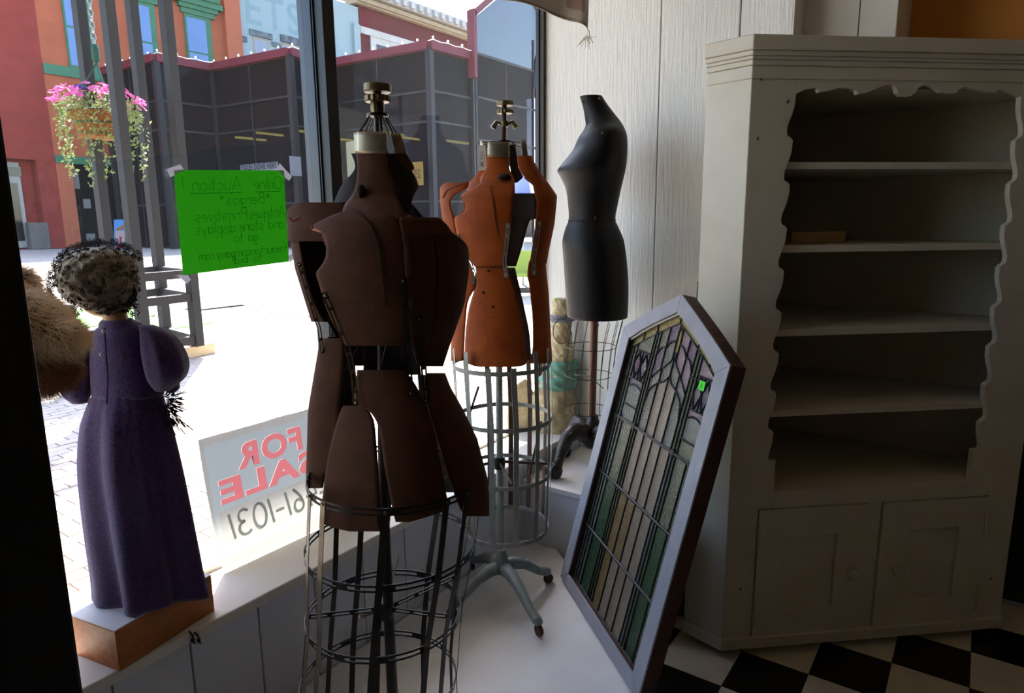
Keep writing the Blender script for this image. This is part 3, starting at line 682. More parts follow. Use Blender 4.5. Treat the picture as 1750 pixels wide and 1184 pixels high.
def on_body(x, y):               # sight point laid just outside the current form's surface
    cx, a = interp(BODY[0], y); t = math.asin(max(-1, min(1, (x - cx) / a))); return at_d(x, y, BODY[1] - a * BODY[1] / FPX * BODY[2] * math.cos(t) - 0.009)
def slotted(par, pts, w, m, look=None, name='slotted_strap', slot=True):
    """flat slotted metal strap through sight points (x, y, dist)"""
    P = [at_d(*p) if len(p) == 3 else on_body(*p) for p in pts]; mb = MB(); t = (P[-1] - P[0]).normalized(); v = (P[0] - EYE).normalized(); s = t.cross(v).normalized()
    def rail(o, wd): mb.loft([[p + s * (o - wd / 2), p + s * (o + wd / 2), p + s * (o + wd / 2) + v * 0.002, p + s * (o - wd / 2) + v * 0.002] for p in P])
    if slot:
        rail(-w * 0.34, w * 0.32); rail(w * 0.34, w * 0.32)
        for p in (P[0], P[-1]): mb.obox(p - s * w / 2 - t * w * 0.6, s * w, v * 0.002, t * w * 1.2)
        L = sum(((b - a).length for a, b in zip(P, P[1:])))
        for a, b in zip(P, P[1:]):
            k = max(1, int((b - a).length / 0.03))
            for i in range(k): q = a.lerp(b, (i + 0.5) / k); mb.obox(q - s * w / 2 - t * 0.0035, s * w, v * 0.002, t * 0.007)
    else: rail(0, w)
    st = mb.build(name, m, par)
    for p in (P[0], P[-1]): MB().lathe([(w * 0.28, 0), (w * 0.28, 0.002), (w * 0.12, 0.0035)], p, 10, ax=-v).build('rivet', m, st)
    return st
def seam(par, pts, d0, br, body, m='seam_dark', r=0.0012, name='seam', lift=0.002):
    P = []
    for y, x in smooth_rows(pts, 14):
        cx, a = interp(body, y); t = math.asin(max(-1, min(1, (x - cx) / a))); P.append(at_d(x, y, d0 - a * d0 / FPX * br * math.cos(t) - lift))
    return MB().tube(P, r, 5).build(name, m, par)
def knurl(c, r, h, m, par, teeth, name):
    mb = MB(); n = teeth * 2 if teeth else 28; P = []
    for z, k in ((-h / 2, 0.94), (-h / 2 + h * 0.15, 1), (h / 2 - h * 0.15, 1), (h / 2, 0.94)):
        P.append([c + Vector((math.cos(2 * math.pi * i / n), math.sin(2 * math.pi * i / n), 0)) * (r * k * (0.93 if (teeth and i % 2) else 1)) + Vector((0, 0, z)) for i in range(n)])
    return mb.loft(P).build(name, m, par)

# ---------------- dark brown form in front
D1 = 1.36
base = at_d(655, 850, D1); base = Vector((base.x, base.y, ZP))
df = thing('dress_form', 'large dark brown pulled apart dress form nearest the camera, on an open wire skirt cage', 'dress form', base)
bd = [(255, 650, 62), (300, 652, 66), (335, 655, 82), (352, 652, 112), (375, 650, 140), (400, 650, 150), (460, 648, 154), (520, 652, 142), (590, 660, 112), (640, 664, 96), (660, 668, 108), (700, 672, 124), (750, 676, 140), (820, 678, 158), (910, 678, 164)]
CARD = dict(solid=0.004, off=-1, smooth=True)
def dcard(name, mb, m='dark_card', par=None): 
    o = mb.build(name, m, par or df, **CARD); return o
dcard('neck_panel', shell([(258, 608, 663), (285, 611, 666), (310, 609, 672), (332, 602, 678), (348, 590, 684), (362, 585, 690), (385, 592, 694), (420, 615, 694)], bd, D1, 0.8, dd=0.006))
dcard('bust_panel', shell([(358, 594, 640), (366, 572, 660), (376, 550, 676), (386, 534, 686), (394, 546, 690), (404, 553, 692), (420, 557, 694), (440, 556, 696), (455, 548, 697), (467, 540, 698), (485, 545, 700), (510, 552, 702), (535, 561, 704), (560, 573, 704), (580, 584, 702), (591, 591, 690)], bd, D1, 0.8, m=40, n=20))
dcard('bust_panel', shell([(371, 684, 702), (378, 683, 712), (388, 685, 722), (398, 687, 730), (408, 688, 752), (418, 690, 772), (430, 691, 788), (445, 692, 795), (465, 693, 796), (490, 694, 790), (515, 696, 779), (540, 698, 769), (570, 702, 757), (600, 708, 745), (626, 714, 735)], bd, D1, 0.82, m=36, n=16, wr=24, dd=-0.006))
dcard('shoulder_panel', shell([(346, 556, 590), (352, 532, 594), (362, 508, 598), (374, 496, 600), (386, 497, 600), (400, 501, 586), (412, 503, 566)], [(340, 590, 96), (400, 592, 98), (460, 596, 92), (550, 610, 78)], D1 + 0.05, 0.55, m=34, wl=30))
dcard('side_strip', shell([(406, 502, 511), (440, 508, 516), (475, 515, 523), (510, 524, 534), (535, 534, 545), (550, 543, 556)], [(340, 590, 96), (400, 592, 98), (460, 596, 92), (550, 610, 78)], D1 + 0.05, 0.55, m=20, wl=30))
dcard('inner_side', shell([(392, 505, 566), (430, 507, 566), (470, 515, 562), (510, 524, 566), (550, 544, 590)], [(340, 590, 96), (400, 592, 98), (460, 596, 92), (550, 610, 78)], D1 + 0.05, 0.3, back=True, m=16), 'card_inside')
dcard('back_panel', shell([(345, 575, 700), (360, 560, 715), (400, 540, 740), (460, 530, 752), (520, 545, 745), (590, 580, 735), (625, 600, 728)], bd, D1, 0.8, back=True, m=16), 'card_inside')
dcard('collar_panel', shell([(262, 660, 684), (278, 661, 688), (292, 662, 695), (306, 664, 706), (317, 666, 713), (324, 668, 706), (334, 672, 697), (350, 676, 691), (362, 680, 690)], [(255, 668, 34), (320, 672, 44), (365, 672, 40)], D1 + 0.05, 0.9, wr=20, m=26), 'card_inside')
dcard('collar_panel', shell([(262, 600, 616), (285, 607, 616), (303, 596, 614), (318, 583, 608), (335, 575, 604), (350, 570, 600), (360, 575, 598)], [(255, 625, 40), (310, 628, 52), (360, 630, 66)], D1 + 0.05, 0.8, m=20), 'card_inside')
dcard('torn_flap', shell([(262, 676, 694), (270, 680, 699), (278, 684, 704), (286, 692, 708), (291, 699, 706)], [(255, 676, 34), (295, 684, 30)], D1 - 0.015, 0.7, m=12))
# neck plates
for rows, bdy, dd in (([(225, 609, 660), (243, 609, 661), (262, 610, 662)], bd, 0.0), ([(226, 604, 612), (262, 607, 613)], bd, 0.02), ([(227, 667, 684), (245, 671, 690), (262, 676, 694)], [(220, 664, 34), (265, 668, 34)], -0.01)):
    shell(rows, bdy, D1 - 0.004, 0.8, n=12, m=6, dd=dd).build('neck_plate', 'brass_ring', df, solid=0.003, smooth=True)
seam(df, [(356, 604), (372, 622), (392, 637), (430, 648), (480, 655), (525, 659)], D1, 0.8, bd)
seam(df, [(412, 742), (440, 747), (490, 747), (540, 743), (585, 736)], D1 - 0.006, 0.82, bd)
for (x, y, r) in ((617, 327, 0.009),):
    cx, a = interp(bd, y); MB().ball(at_d(x, y, D1 - 0.066), r, 10, 6, (1, 1, 1.5)).build('moth_hole', 'seam_dark', df)
for pts in ([(620, 300), (636, 296), (640, 303)], [(532, 384), (536, 392), (552, 396), (558, 418)], [(494, 372), (500, 378), (512, 372)], [(684, 372), (700, 370), (712, 382), (724, 394)]):
    if pts[0][0] in (532, 684, 494): MB().tube([at_d(x, y, D1 - (0.10 if x > 540 else 0.04)) for x, y in pts], 0.003, 5).build('frayed_edge', 'torn_edge', df)
# hip panels
bh = [(630, 660, 98), (660, 664, 106), (700, 670, 122), (750, 676, 140), (820, 678, 156), (910, 676, 162)]
dcard('hip_panel', shell([(632, 610, 691), (645, 609, 702), (662, 607, 713), (680, 605, 722), (692, 606, 728), (698, 622, 730), (706, 634, 733), (722, 644, 738), (745, 650, 744), (780, 654, 750), (815, 660, 757), (845, 666, 763), (868, 670, 765), (880, 673, 740), (892, 676, 700)], bh, D1, 0.8, m=38, n=16))
dcard('hip_panel', shell([(693, 600, 612), (700, 596, 626), (710, 592, 634), (726, 587, 639), (760, 578, 642), (800, 571, 645), (840, 567, 648), (870, 563, 650), (892, 563, 651), (902, 590, 652), (908, 618, 652)], bh, D1, 0.8, m=32, dd=0.008, wl=8))
dcard('hip_panel', shell([(637, 730, 746), (650, 726, 748), (668, 728, 753), (690, 732, 768), (712, 737, 784), (728, 742, 797), (745, 747, 806), (780, 757, 820), (815, 767, 831), (842, 777, 836), (860, 784, 833), (874, 790, 818), (882, 796, 806)], bh, D1, 0.8, m=34, wr=30))
dcard('hip_panel', shell([(578, 556, 588), (600, 550, 588), (640, 541, 586), (690, 530, 582), (740, 526, 578), (790, 526, 566), (815, 528, 554), (834, 538, 550)], [(570, 606, 58), (700, 610, 84), (840, 612, 90)], D1 + 0.03, 0.7, m=24, wl=40))
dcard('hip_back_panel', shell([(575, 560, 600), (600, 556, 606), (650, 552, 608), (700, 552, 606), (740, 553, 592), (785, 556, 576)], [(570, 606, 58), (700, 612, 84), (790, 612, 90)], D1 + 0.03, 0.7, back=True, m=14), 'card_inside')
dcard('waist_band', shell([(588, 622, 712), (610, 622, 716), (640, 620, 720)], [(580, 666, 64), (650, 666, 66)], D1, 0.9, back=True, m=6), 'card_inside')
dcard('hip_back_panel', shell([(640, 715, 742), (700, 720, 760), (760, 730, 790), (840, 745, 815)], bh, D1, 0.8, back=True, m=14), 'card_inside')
# post, knobs and spreader rods
MB().tube([at_d(646, 180, D1), at_d(652, 560, D1), at_d(655, 850, D1), Vector((base.x, base.y, ZP + 0.06))], [0.0085, 0.009, 0.011, 0.013], 14).build('post', 'dark_steel', df, smooth='auto')
c0 = at_d(645, 151, D1); knurl(c0, 0.0265, 0.015, 'old_brass', df, 0, 'top_knob'); MB().lathe([(0.008, -0.03), (0.008, 0.02)], at_d(645, 165, D1), 12).build('spindle', 'dark_steel', df)
knurl(at_d(645, 169, D1), 0.025, 0.012, 'old_brass', df, 14, 'gear_knob')
MB().lathe([(0.012, -0.014), (0.014, 0), (0.012, 0.014)], at_d(645, 184, D1), 12).build('collar', 'old_brass', df)
MB().lathe([(0.021, -0.003), (0.021, 0.003)], at_d(645, 197, D1), 20).build('spreader_disc', 'dark_steel', df)
for k, (x1, dd) in enumerate(((612, -0.02), (622, 0.03), (628, 0.06), (664, -0.05), (672, 0.0), (678, 0.03), (650, -0.06))):
    x0 = 632 + (x1 - 612) * 0.42; MB().tube([at_d(x0, 198, D1 + dd * 0.3), at_d(x1, 229, D1 + dd)], 0.0017, 5).build('spreader_rod', 'dark_steel', df)
# skirt cage
rg = [(678, 812, 156), (668, 930, 153), (657, 1045, 143), (648, 1160, 146), (644, 1420, 168)]
for x, y, a in rg[:4]: hoop(df, x, y, a, D1, 'dark_steel', 0.0155)
hoop(df, rg[4][0], rg[4][1], rg[4][2], D1, 'dark_steel', 0.0125)
for k, ang in enumerate((-56, -39, 3, 40, 57, -127, -148, 153, -168, 118, 92, -90)):
    m = 'strap_metal' if ang in (-56, -39) else 'dark_steel'
    upright(df, [cage_pt(rg, ang, D1, y) for y in (808, 870, 930, 990, 1045, 1100, 1160, 1300, 1420)], ang, m, 0.014 if ang not in (92, -90) else 0.004)
    p = cage_pt(rg, ang, D1, 812); q = R(ang); MB().lathe([(0.004, 0), (0.0035, 0.003)], p + (E1 * math.sin(q) - E2 * math.cos(q)) * 0.003, 8, ax=E1 * math.sin(q) - E2 * math.cos(q)).build('rivet', 'strap_metal', df)
cc = at_d(658, 1040, D1); MB().lathe([(0.018, -0.02), (0.02, -0.008), (0.02, 0.012), (0.015, 0.02)], cc, 16).build('clamp', 'dark_steel', df)
MB().tube([cc - E1 * 0.018 - E2 * 0.01, cc - E1 * 0.045 - E2 * 0.02 + Vector((0, 0, -0.004)), cc - E1 * 0.05 - E2 * 0.03], [0.004, 0.005, 0.003], 6).build('clamp_screw', 'strap_metal', df)
for ang in (-62, 62, 180, 118):
    q = R(ang); p = cage_pt(rg, ang, D1, 1032); slt = MB(); v = (p - cc); v.z += 0.02; s = Vector((0, 0, 0.011)); n = v.cross(s).normalized() * 0.0018
    slt.obox(cc - s / 2 + v * 0.12, v * 0.88, s * 0.3, n); slt.obox(cc - s / 2 + s * 0.7 + v * 0.12, v * 0.88, s * 0.3, n)
    for t in (0.12, 0.4, 0.68, 0.94): slt.obox(cc - s / 2 + v * t, v * 0.06, s, n)
    slt.build('stay_bar', 'dark_steel', df)
# cast foot below the picture edge
for k in range(4):
    q = R(45 + 90 * k); u = E1 * math.cos(q) + E2 * math.sin(q); b0 = base + Vector((0, 0, 0.10))
    MB().tube([b0, b0 + u * 0.07 + Vector((0, 0, 0.01)), b0 + u * 0.15 - Vector((0, 0, 0.05)), b0 + u * 0.19 - Vector((0, 0, 0.075))], [0.016, 0.015, 0.012, 0.012], 8).build('foot', 'dark_steel', df, smooth=True)
    MB().lathe([(0.017, -0.006), (0.017, 0.006)], base + u * 0.19 + Vector((0, 0, 0.0175)), 14, ax=u.cross(Vector((0, 0, 1)))).build('caster', 'rubber', df)
# adjusting straps
BODY[:] = [bd, D1, 0.82]
slotted(df, [(556, 505), (575, 550), (592, 590), (600, 620), (605, 650), (608, 688)], 0.0115, 'strap_metal')
slotted(df, [(512, 452, D1 + 0.0), (528, 505, D1 - 0.01), (545, 560, D1 - 0.01), (551, 600, D1)], 0.008, 'strap_metal')
slotted(df, [(690, 480), (694, 560), (697, 620), (703, 672)], 0.0115, 'dark_steel')
slotted(df, [(718, 545), (722, 610), (730, 684)], 0.0115, 'dark_steel')
slotted(df, [(748, 765, D1 - 0.03), (756, 785, D1 - 0.02), (762, 815, D1 - 0.02)], 0.008, 'strap_metal')
for a, b in (((612, 592, D1), (585, 640, D1 + 0.05)), ((628, 600, D1), (690, 640, D1 + 0.02)), ((660, 590, D1 - 0.02), (648, 640, D1))): MB().tube([at_d(*a), at_d(*b)], 0.0016, 5).build('inner_rod', 'dark_steel', df)

# ---------------- tan form behind it
D2 = 2.15
base = at_d(855, 960, D2); base = Vector((base.x, base.y, ZP))
tf = thing('dress_form', 'tan brown dress form split into panels, on a grey cage with pale iron foot', 'dress form', base)
bt = [(240, 852, 34), (270, 853, 36), (298, 855, 48), (315, 854, 72), (335, 852, 90), (380, 852, 92), (420, 852, 84), (455, 854, 74), (480, 854, 76), (520, 856, 80), (560, 858, 84), (630, 858, 86)]
def tcard(name, mb, m='tan_card'): return mb.build(name, m, tf, **CARD)
tcard('neck_panel', shell([(266, 833, 870), (282, 832, 870), (292, 828, 872), (300, 823, 876), (308, 820, 879), (318, 824, 880), (335, 835, 880)], bt, D2, 0.85, m=18, dd=0.004))
tcard('bust_panel', shell([(313, 822, 880), (322, 806, 879), (332, 789, 878), (340, 790, 878), (348, 795, 877), (358, 795, 876), (366, 788, 875), (371, 777, 875), (385, 778, 874), (400, 781, 872), (420, 788, 869), (440, 798, 866), (450, 806, 864), (456, 812, 862)], bt, D2, 0.85, m=34, n=16))
tcard('hip_panel', shell([(454, 812, 867), (470, 814, 871), (488, 814, 877), (500, 809, 880), (520, 803, 885), (545, 798, 891), (575, 795, 896), (600, 794, 899), (616, 794, 901), (624, 806, 896), (627, 820, 880)], bt, D2, 0.85, m=28, n=16))
side_b = [(310, 800, 46), (345, 800, 46), (400, 808, 46), (470, 822, 38), (520, 816, 42), (620, 816, 44)]
tcard('side_panel', shell([(312, 786, 801), (322, 764, 798), (334, 757, 776), (350, 757, 770), (372, 759, 777), (400, 766, 782), (430, 776, 794), (455, 786, 806), (466, 790, 808), (470, 790, 806)], side_b, D2 + 0.06, 0.8, m=26, wl=35))
tcard('side_panel', shell([(464, 792, 810), (490, 788, 812), (515, 781, 800), (550, 777, 796), (585, 775, 794), (605, 775, 793), (617, 779, 790)], side_b, D2 + 0.06, 0.8, m=18, wl=35))
rb_ = [(240, 896, 14), (270, 892, 16), (300, 900, 26), (335, 920, 30), (380, 916, 30), (450, 906, 26), (500, 908, 30), (620, 908, 36)]
tcard('side_panel', shell([(266, 886, 902), (276, 885, 905), (290, 888, 911), (300, 894, 917), (308, 903, 923), (316, 912, 932), (326, 915, 941), (336, 916, 946), (350, 917, 946), (375, 916, 942), (400, 913, 937), (425, 909, 931), (450, 905, 928)], rb_, D2 - 0.03, 0.85, m=32, wr=30))
tcard('side_panel', shell([(446, 904, 928), (470, 901, 931), (485, 904, 934), (510, 907, 938), (540, 910, 941), (575, 911, 943), (600, 910, 942), (614, 907, 939), (621, 904, 930)], rb_, D2 - 0.03, 0.85, m=22, wr=30))
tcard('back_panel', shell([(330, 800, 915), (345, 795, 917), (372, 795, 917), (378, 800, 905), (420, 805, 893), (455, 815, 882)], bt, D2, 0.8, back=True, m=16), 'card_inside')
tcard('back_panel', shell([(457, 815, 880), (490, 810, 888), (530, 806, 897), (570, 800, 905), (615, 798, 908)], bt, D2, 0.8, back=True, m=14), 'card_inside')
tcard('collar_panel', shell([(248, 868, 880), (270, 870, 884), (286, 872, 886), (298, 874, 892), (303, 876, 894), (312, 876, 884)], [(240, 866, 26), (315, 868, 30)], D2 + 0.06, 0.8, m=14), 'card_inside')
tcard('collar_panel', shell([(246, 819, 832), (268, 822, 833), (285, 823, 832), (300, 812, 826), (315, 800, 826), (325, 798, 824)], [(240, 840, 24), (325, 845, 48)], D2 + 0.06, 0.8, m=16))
for rows, bdy, dd in (([(242, 834, 870), (255, 833, 871), (268, 833, 871)], bt, 0.0), ([(240, 889, 898), (255, 891, 901), (270, 893, 903)], rb_, -0.02), ([(240, 820, 826), (262, 820, 827)], [(240, 840, 22), (270, 840, 22)], 0.05)):
    shell(rows, bdy, D2 - 0.004, 0.85, n=10, m=5, dd=dd).build('neck_plate', 'brass_ring', tf, solid=0.003, smooth=True)
seam(tf, [(318, 838), (340, 842), (375, 847), (405, 852)], D2, 0.85, bt)
seam(tf, [(456, 813), (455, 840), (453, 862)][::1] and [(455.9, 813), (456, 838), (456.1, 861)], D2, 0.85, bt)
MB().ball(at_d(862, 302, D2 - 0.09), 0.02, 12, 6, (1.2, 1.0, 0.5)).build('moth_hole', 'seam_dark', tf)
for (x, y) in ((835, 463), (826, 500), (843, 524), (844, 541)): MB().ball(at_d(x, y, D2 - 0.125), 0.0045, 8, 5).build('screw_hole', 'seam_dark', tf)
for pts in ([(757, 338), (764, 325), (780, 318), (800, 310)], [(789, 333), (793, 345), (796, 356), (788, 366)], [(917, 340), (912, 316), (896, 303)], [(946, 345), (945, 352), (942, 362)]):
    MB().tube([at_d(x, y, D2 - 0.06) for x, y in pts], 0.003, 5).build('frayed_edge', 'torn_edge', tf)
MB().tube([at_d(857, 245, D2), at_d(853, 640, D2), Vector((base.x, base.y, ZP + 0.1))], [0.009, 0.011, 0.0125], 14).build('post', 'grey_enamel', tf, smooth='auto')
MB().tube([at_d(862, 178, D2), at_d(860, 245, D2)], 0.0075, 12).build('spindle', 'rust', tf)
knurl(at_d(863, 177, D2), 0.027, 0.013, 'old_brass', tf, 9, 'top_knob'); knurl(at_d(863, 191, D2), 0.026, 0.011, 'old_brass', tf, 15, 'gear_knob')
cc = at_d(862, 212, D2); wn_ = MB(); wn_.lathe([(0.012, -0.008), (0.012, 0.008)], cc, 12)
for s in (-1, 1): wn_.tube([cc + E1 * s * 0.008, cc + E1 * s * 0.024 + Vector((0, 0, 0.006)), cc + E1 * s * 0.036 - Vector((0, 0, 0.012))], [0.006, 0.007, 0.009], 8)
wn_.build('wing_nut', 'old_brass', tf, smooth='auto')
MB().lathe([(0.024, -0.003), (0.024, 0.003)], at_d(860, 242, D2), 18).build('spreader_disc', 'dark_steel', tf)
for a, b in (((856, 241), (824, 243)), ((860, 244), (828, 252)), ((864, 241), (892, 244)), ((866, 245), (894, 252)), ((870, 240), (884, 250))): MB().tube([at_d(*a, D2 - 0.01), at_d(*b, D2)], 0.0018, 5).build('spreader_rod', 'dark_steel', tf)
rg2 = [(857, 621, 85), (862, 712, 84), (862, 805, 83), (862, 897, 80)]
for x, y, a in rg2: hoop(tf, x, y, a, D2, 'grey_enamel', 0.014, slots=False, n=40)
for k, ang in enumerate((-68, -42, -14, 14, 42, 66, 92, 118, 146, 172, -160, -128, -98)):
    upright(tf, [cage_pt(rg2, ang, D2, y) + Vector((0, 0, 0.045 if (y == 612 and ang in (-68, -42, 42, 66)) else 0)) for y in (612, 660, 712, 760, 805, 850, 897)], ang, 'grey_enamel' if abs(ang) < 100 else 'rust', 0.0175 if k % 6 else 0.014)
for (a, b) in (((803, 706), (818, 660)), ((905, 810), (925, 720))):
    MB().tube([at_d(*a, D2 + 0.1), at_d(*b, D2 + 0.12)], 0.004, 6).build('stay_rod', 'rust', tf)
cc = at_d(853, 790, D2); MB().lathe([(0.019, -0.02), (0.021, 0), (0.019, 0.02)], cc, 14).build('clamp', 'dark_steel', tf)
for ang in (-80, 10, 100, 190):
    p = cage_pt(rg2, ang, D2, 800); MB().obox(cc, p - cc, Vector((0, 0, 0.009)), (p - cc).cross(Vector((0, 0, 1))).normalized() * 0.004).build('stay_bar', 'rust', tf)
BODY[:] = [bt, D2, 0.87]
slotted(tf, [(784, 404), (791, 428), (804, 450), (811, 468), (809, 482)], 0.0105, 'grey_enamel')
slotted(tf, [(773, 406, D2 + 0.02), (783, 432, D2 + 0.01), (793, 458, D2), (795, 478, D2)], 0.008, 'grey_enamel')
slotted(tf, [(868, 386), (865, 420), (862, 448), (865, 470)], 0.012, 'grey_enamel')
BODY[:] = [rb_, D2 - 0.03, 0.87]
slotted(tf, [(922, 382), (918, 410), (912, 442), (913, 466)], 0.012, 'grey_enamel')
# cast iron foot
hub = Vector((base.x, base.y, ZP)); feet = [at_z(x, y, ZP) for x, y in ((772, 1056), (921, 1086), (937, 996))]
mid = (feet[0] + feet[2]) / 2
feet.append(Vector((2 * mid.x - feet[1].x, 2 * mid.y - feet[1].y, ZP)))
ctr = Vector((mid.x, mid.y, ZP)); hub = ctr
MB().lathe([(0.015, 0.105), (0.03, 0.11), (0.034, 0.13), (0.024, 0.15), (0.018, 0.17), (0.014, 0.19)], hub, 20).build('hub', 'pale_iron', tf, smooth='auto')
for f in feet:
    v = f - hub; v.z = 0
    MB().tube([hub + Vector((0, 0, 0.125)), hub + v * 0.25 + Vector((0, 0, 0.125)), hub + v * 0.5 + Vector((0, 0, 0.105)), hub + v * 0.78 + Vector((0, 0, 0.062)), hub + v * 0.95 + Vector((0, 0, 0.048)), hub + v * 1.02 + Vector((0, 0, 0.046))], [0.024, 0.022, 0.018, 0.014, 0.017, 0.012], 10).build('foot', 'pale_iron', tf, smooth=True)
    side_ = v.cross(Vector((0, 0, 1))).normalized(); c = f + Vector((0, 0, 0.0185))
    MB().lathe([(0.0175, -0.007), (0.0185, -0.003), (0.0185, 0.003), (0.0175, 0.007)], c, 16, ax=side_).build('caster', 'rust', tf)
# paper tag on the neck
tg = [[at_d(816 + 1.5 * math.sin(t * 2.2) + s * 13.5, 249 + t * 43 - s * 1.5, D2 - 0.02 - 0.01 * t) for s in (0, 1)] for t in (0, .25, .5, .75, 1)]
MB().grid(tg).build('price_tag', 'paper_tag', tf, solid=0.0006)
mat('tag_ink', (50, 50, 54), 0.8)
for (xa, ya, xb, yb_) in ((822, 258, 822, 268), (825, 258, 825, 268), (820, 276, 826, 284), (826, 276, 821, 284), (820, 271, 826, 271)): MB().tube([at_d(xa, ya, D2 - 0.029), at_d(xb, yb_, D2 - 0.029)], 0.0008, 4).build('tag_writing', 'tag_ink', tf)

# ---------------- black form on a claw foot
D3 = 2.69
mat('black_cloth', (14, 14, 15), 0.5, (9, 9, 10), 10, (1, 1, 1), 0.1, 60, sharp=0.2, detail=6, spec=0.18)
mat('chipped', (170, 140, 96), 0.9, (90, 74, 54), 60)
mat('carved_wood', (50, 34, 27), 0.4, (30, 21, 18), 26, (1, 1, 3), 0.4, 40)
mat('copper_post', (112, 78, 58), 0.4, (84, 58, 44), 14, metal=0.4)
c3 = at_d(1012, 800, D3); c3 = Vector((c3.x, c3.y, ZL))
bf = thing('dress_form', 'slim black dress form turned sideways on a carved claw foot stand', 'dress form', c3)
rows = [(165, 991, 1029, 1.0), (178, 995, 1037, 1.0), (190, 998, 1046, 1.0), (203, 1000, 1056, 1.1), (214, 1001, 1063, 1.35), (224, 996, 1067, 1.7), (236, 988, 1070, 1.75), (256, 979, 1071, 1.6), (276, 963, 1070, 1.4), (290, 953, 1068, 1.32), (300, 957, 1066, 1.3), (322, 967, 1061, 1.28), (350, 971, 1055, 1.25), (374, 972, 1051, 1.25), (388, 967, 1056, 1.28), (402, 963, 1062, 1.3), (415, 961, 1066, 1.3), (445, 963, 1070, 1.3), (490, 966, 1073, 1.28), (535, 969, 1072, 1.25), (540, 970, 1071, 1.25)]
blob(rows, D3, 1.2, n=40, m=64).build('torso', 'black_cloth', bf, smooth='auto', angle=60)
for y, xl, xr_, b in ((376, 971.5, 1051.5, 1.26),):
    P = []; c = at_d((xl + xr_) / 2, y, D3); a = (at_d(xr_, y, D3) - at_d(xl, y, D3)).length / 2 + 0.001
    MB().tube([c + E1 * a * math.sin(t * math.pi / 18) - E2 * a * b * math.cos(t * math.pi / 18) for t in range(36)], 0.0016, 5, close=True).build('waist_tape', 'seam_dark', bf)
for (x, y, dd, r, s) in ((997, 174, -0.045, 0.008, (1.4, .4, 0.7)), (1024, 168, -0.04, 0.008, (1.3, .4, .6)), (1029, 227, -0.17, 0.005, (.8, .4, .8)), (1017, 372, -0.115, 0.006, (1.4, .4, .7)), (995, 378, -0.10, 0.004, (1.4, .4, .5))):
    MB().ball(at_d(x, y, D3 + dd), r, 8, 5, s).build('paint_chip', 'chipped', bf)
MB().tube([at_d(1016, 540, D3), at_d(1010, 745, D3)], 0.0165, 14).build('post', 'copper_post', bf, smooth='auto'); MB().lathe([(0.013, -0.02), (0.013, 0.02)], at_d(1016, 549, D3), 12).build('collar', 'rust', bf)
rg3 = [(1019, 546, 46), (1010, 592, 44), (1006, 640, 42), (1004, 700, 42)]
for x, y, a in rg3[1:]:
    c = at_d(x, y, D3); r = a * D3 / FPX; MB().tube([c + E1 * r * math.sin(t * math.pi / 18) - E2 * r * math.cos(t * math.pi / 18) for t in range(36)], 0.0016, 5, close=True).build('cage_hoop', 'dark_steel', bf)
for ang in range(-170, 190, 24): MB().tube([cage_pt(rg3, ang, D3, y) for y in (546, 592, 640, 700)], 0.0014, 5).build('cage_wire', 'dark_steel', bf)
MB().tube([cage_pt(rg3, 30, D3, 655), at_d(1008, 643, D3 - 0.02), cage_pt(rg3, -150, D3, 648)], 0.0022, 5).build('wire_tie', 'dark_steel', bf)
hub = Vector((c3.x, c3.y, ZL)); MB().lathe([(0.03, 0.10), (0.055, 0.115), (0.06, 0.15), (0.045, 0.175), (0.03, 0.2), (0.02, 0.24)], hub, 20).build('hub', 'carved_wood', bf, smooth='auto')
b1, b2 = at_z(946, 818, ZL), at_z(974, 786, ZL)
for k in range(4):
    v = (b1 - hub) if k == 0 else ((b2 - hub) if k == 1 else (hub - b1 if k == 2 else hub - b2)); v.z = 0; v = v.normalized() * 0.185
    q = [(0.1, 0.15), (0.3, 0.175), (0.5, 0.185), (0.68, 0.165), (0.82, 0.115), (0.9, 0.075), (0.97, 0.045)]
    MB().tube([hub + v * a + Vector((0, 0, z)) for a, z in q], [0.038, 0.04, 0.036, 0.03, 0.024, 0.02, 0.022], 12).build('carved_leg', 'carved_wood', bf, smooth=True)
    sd = v.cross(Vector((0, 0, 1))).normalized()
    for s in (-0.022, -0.007, 0.008, 0.023): MB().tube([hub + v * a + Vector((0, 0, z)) + sd * s + Vector((0, 0, 0.03 - abs(s) * 0.5)) for a, z in q[1:5]], 0.0055, 6).build('flute', 'carved_wood', bf, smooth=True)
    MB().ball(hub + v + Vector((0, 0, 0.031)), 0.031, 14, 10).build('ball_foot', 'carved_wood', bf, smooth=True)
    for s in (-0.016, 0, 0.016): MB().tube([hub + v * 0.93 + sd * s + Vector((0, 0, 0.066)), hub + v * 1.1 + sd * s + Vector((0, 0, 0.058)), hub + v * 1.18 + sd * s + Vector((0, 0, 0.03)), hub + v * 1.15 + sd * s * 0.8 + Vector((0, 0, 0.008))], [0.008, 0.009, 0.007, 0.003], 6).build('claw', 'carved_wood', bf, smooth=True)

for o in (df, tf, bf): o['group'] = 'dress forms in the shop window'
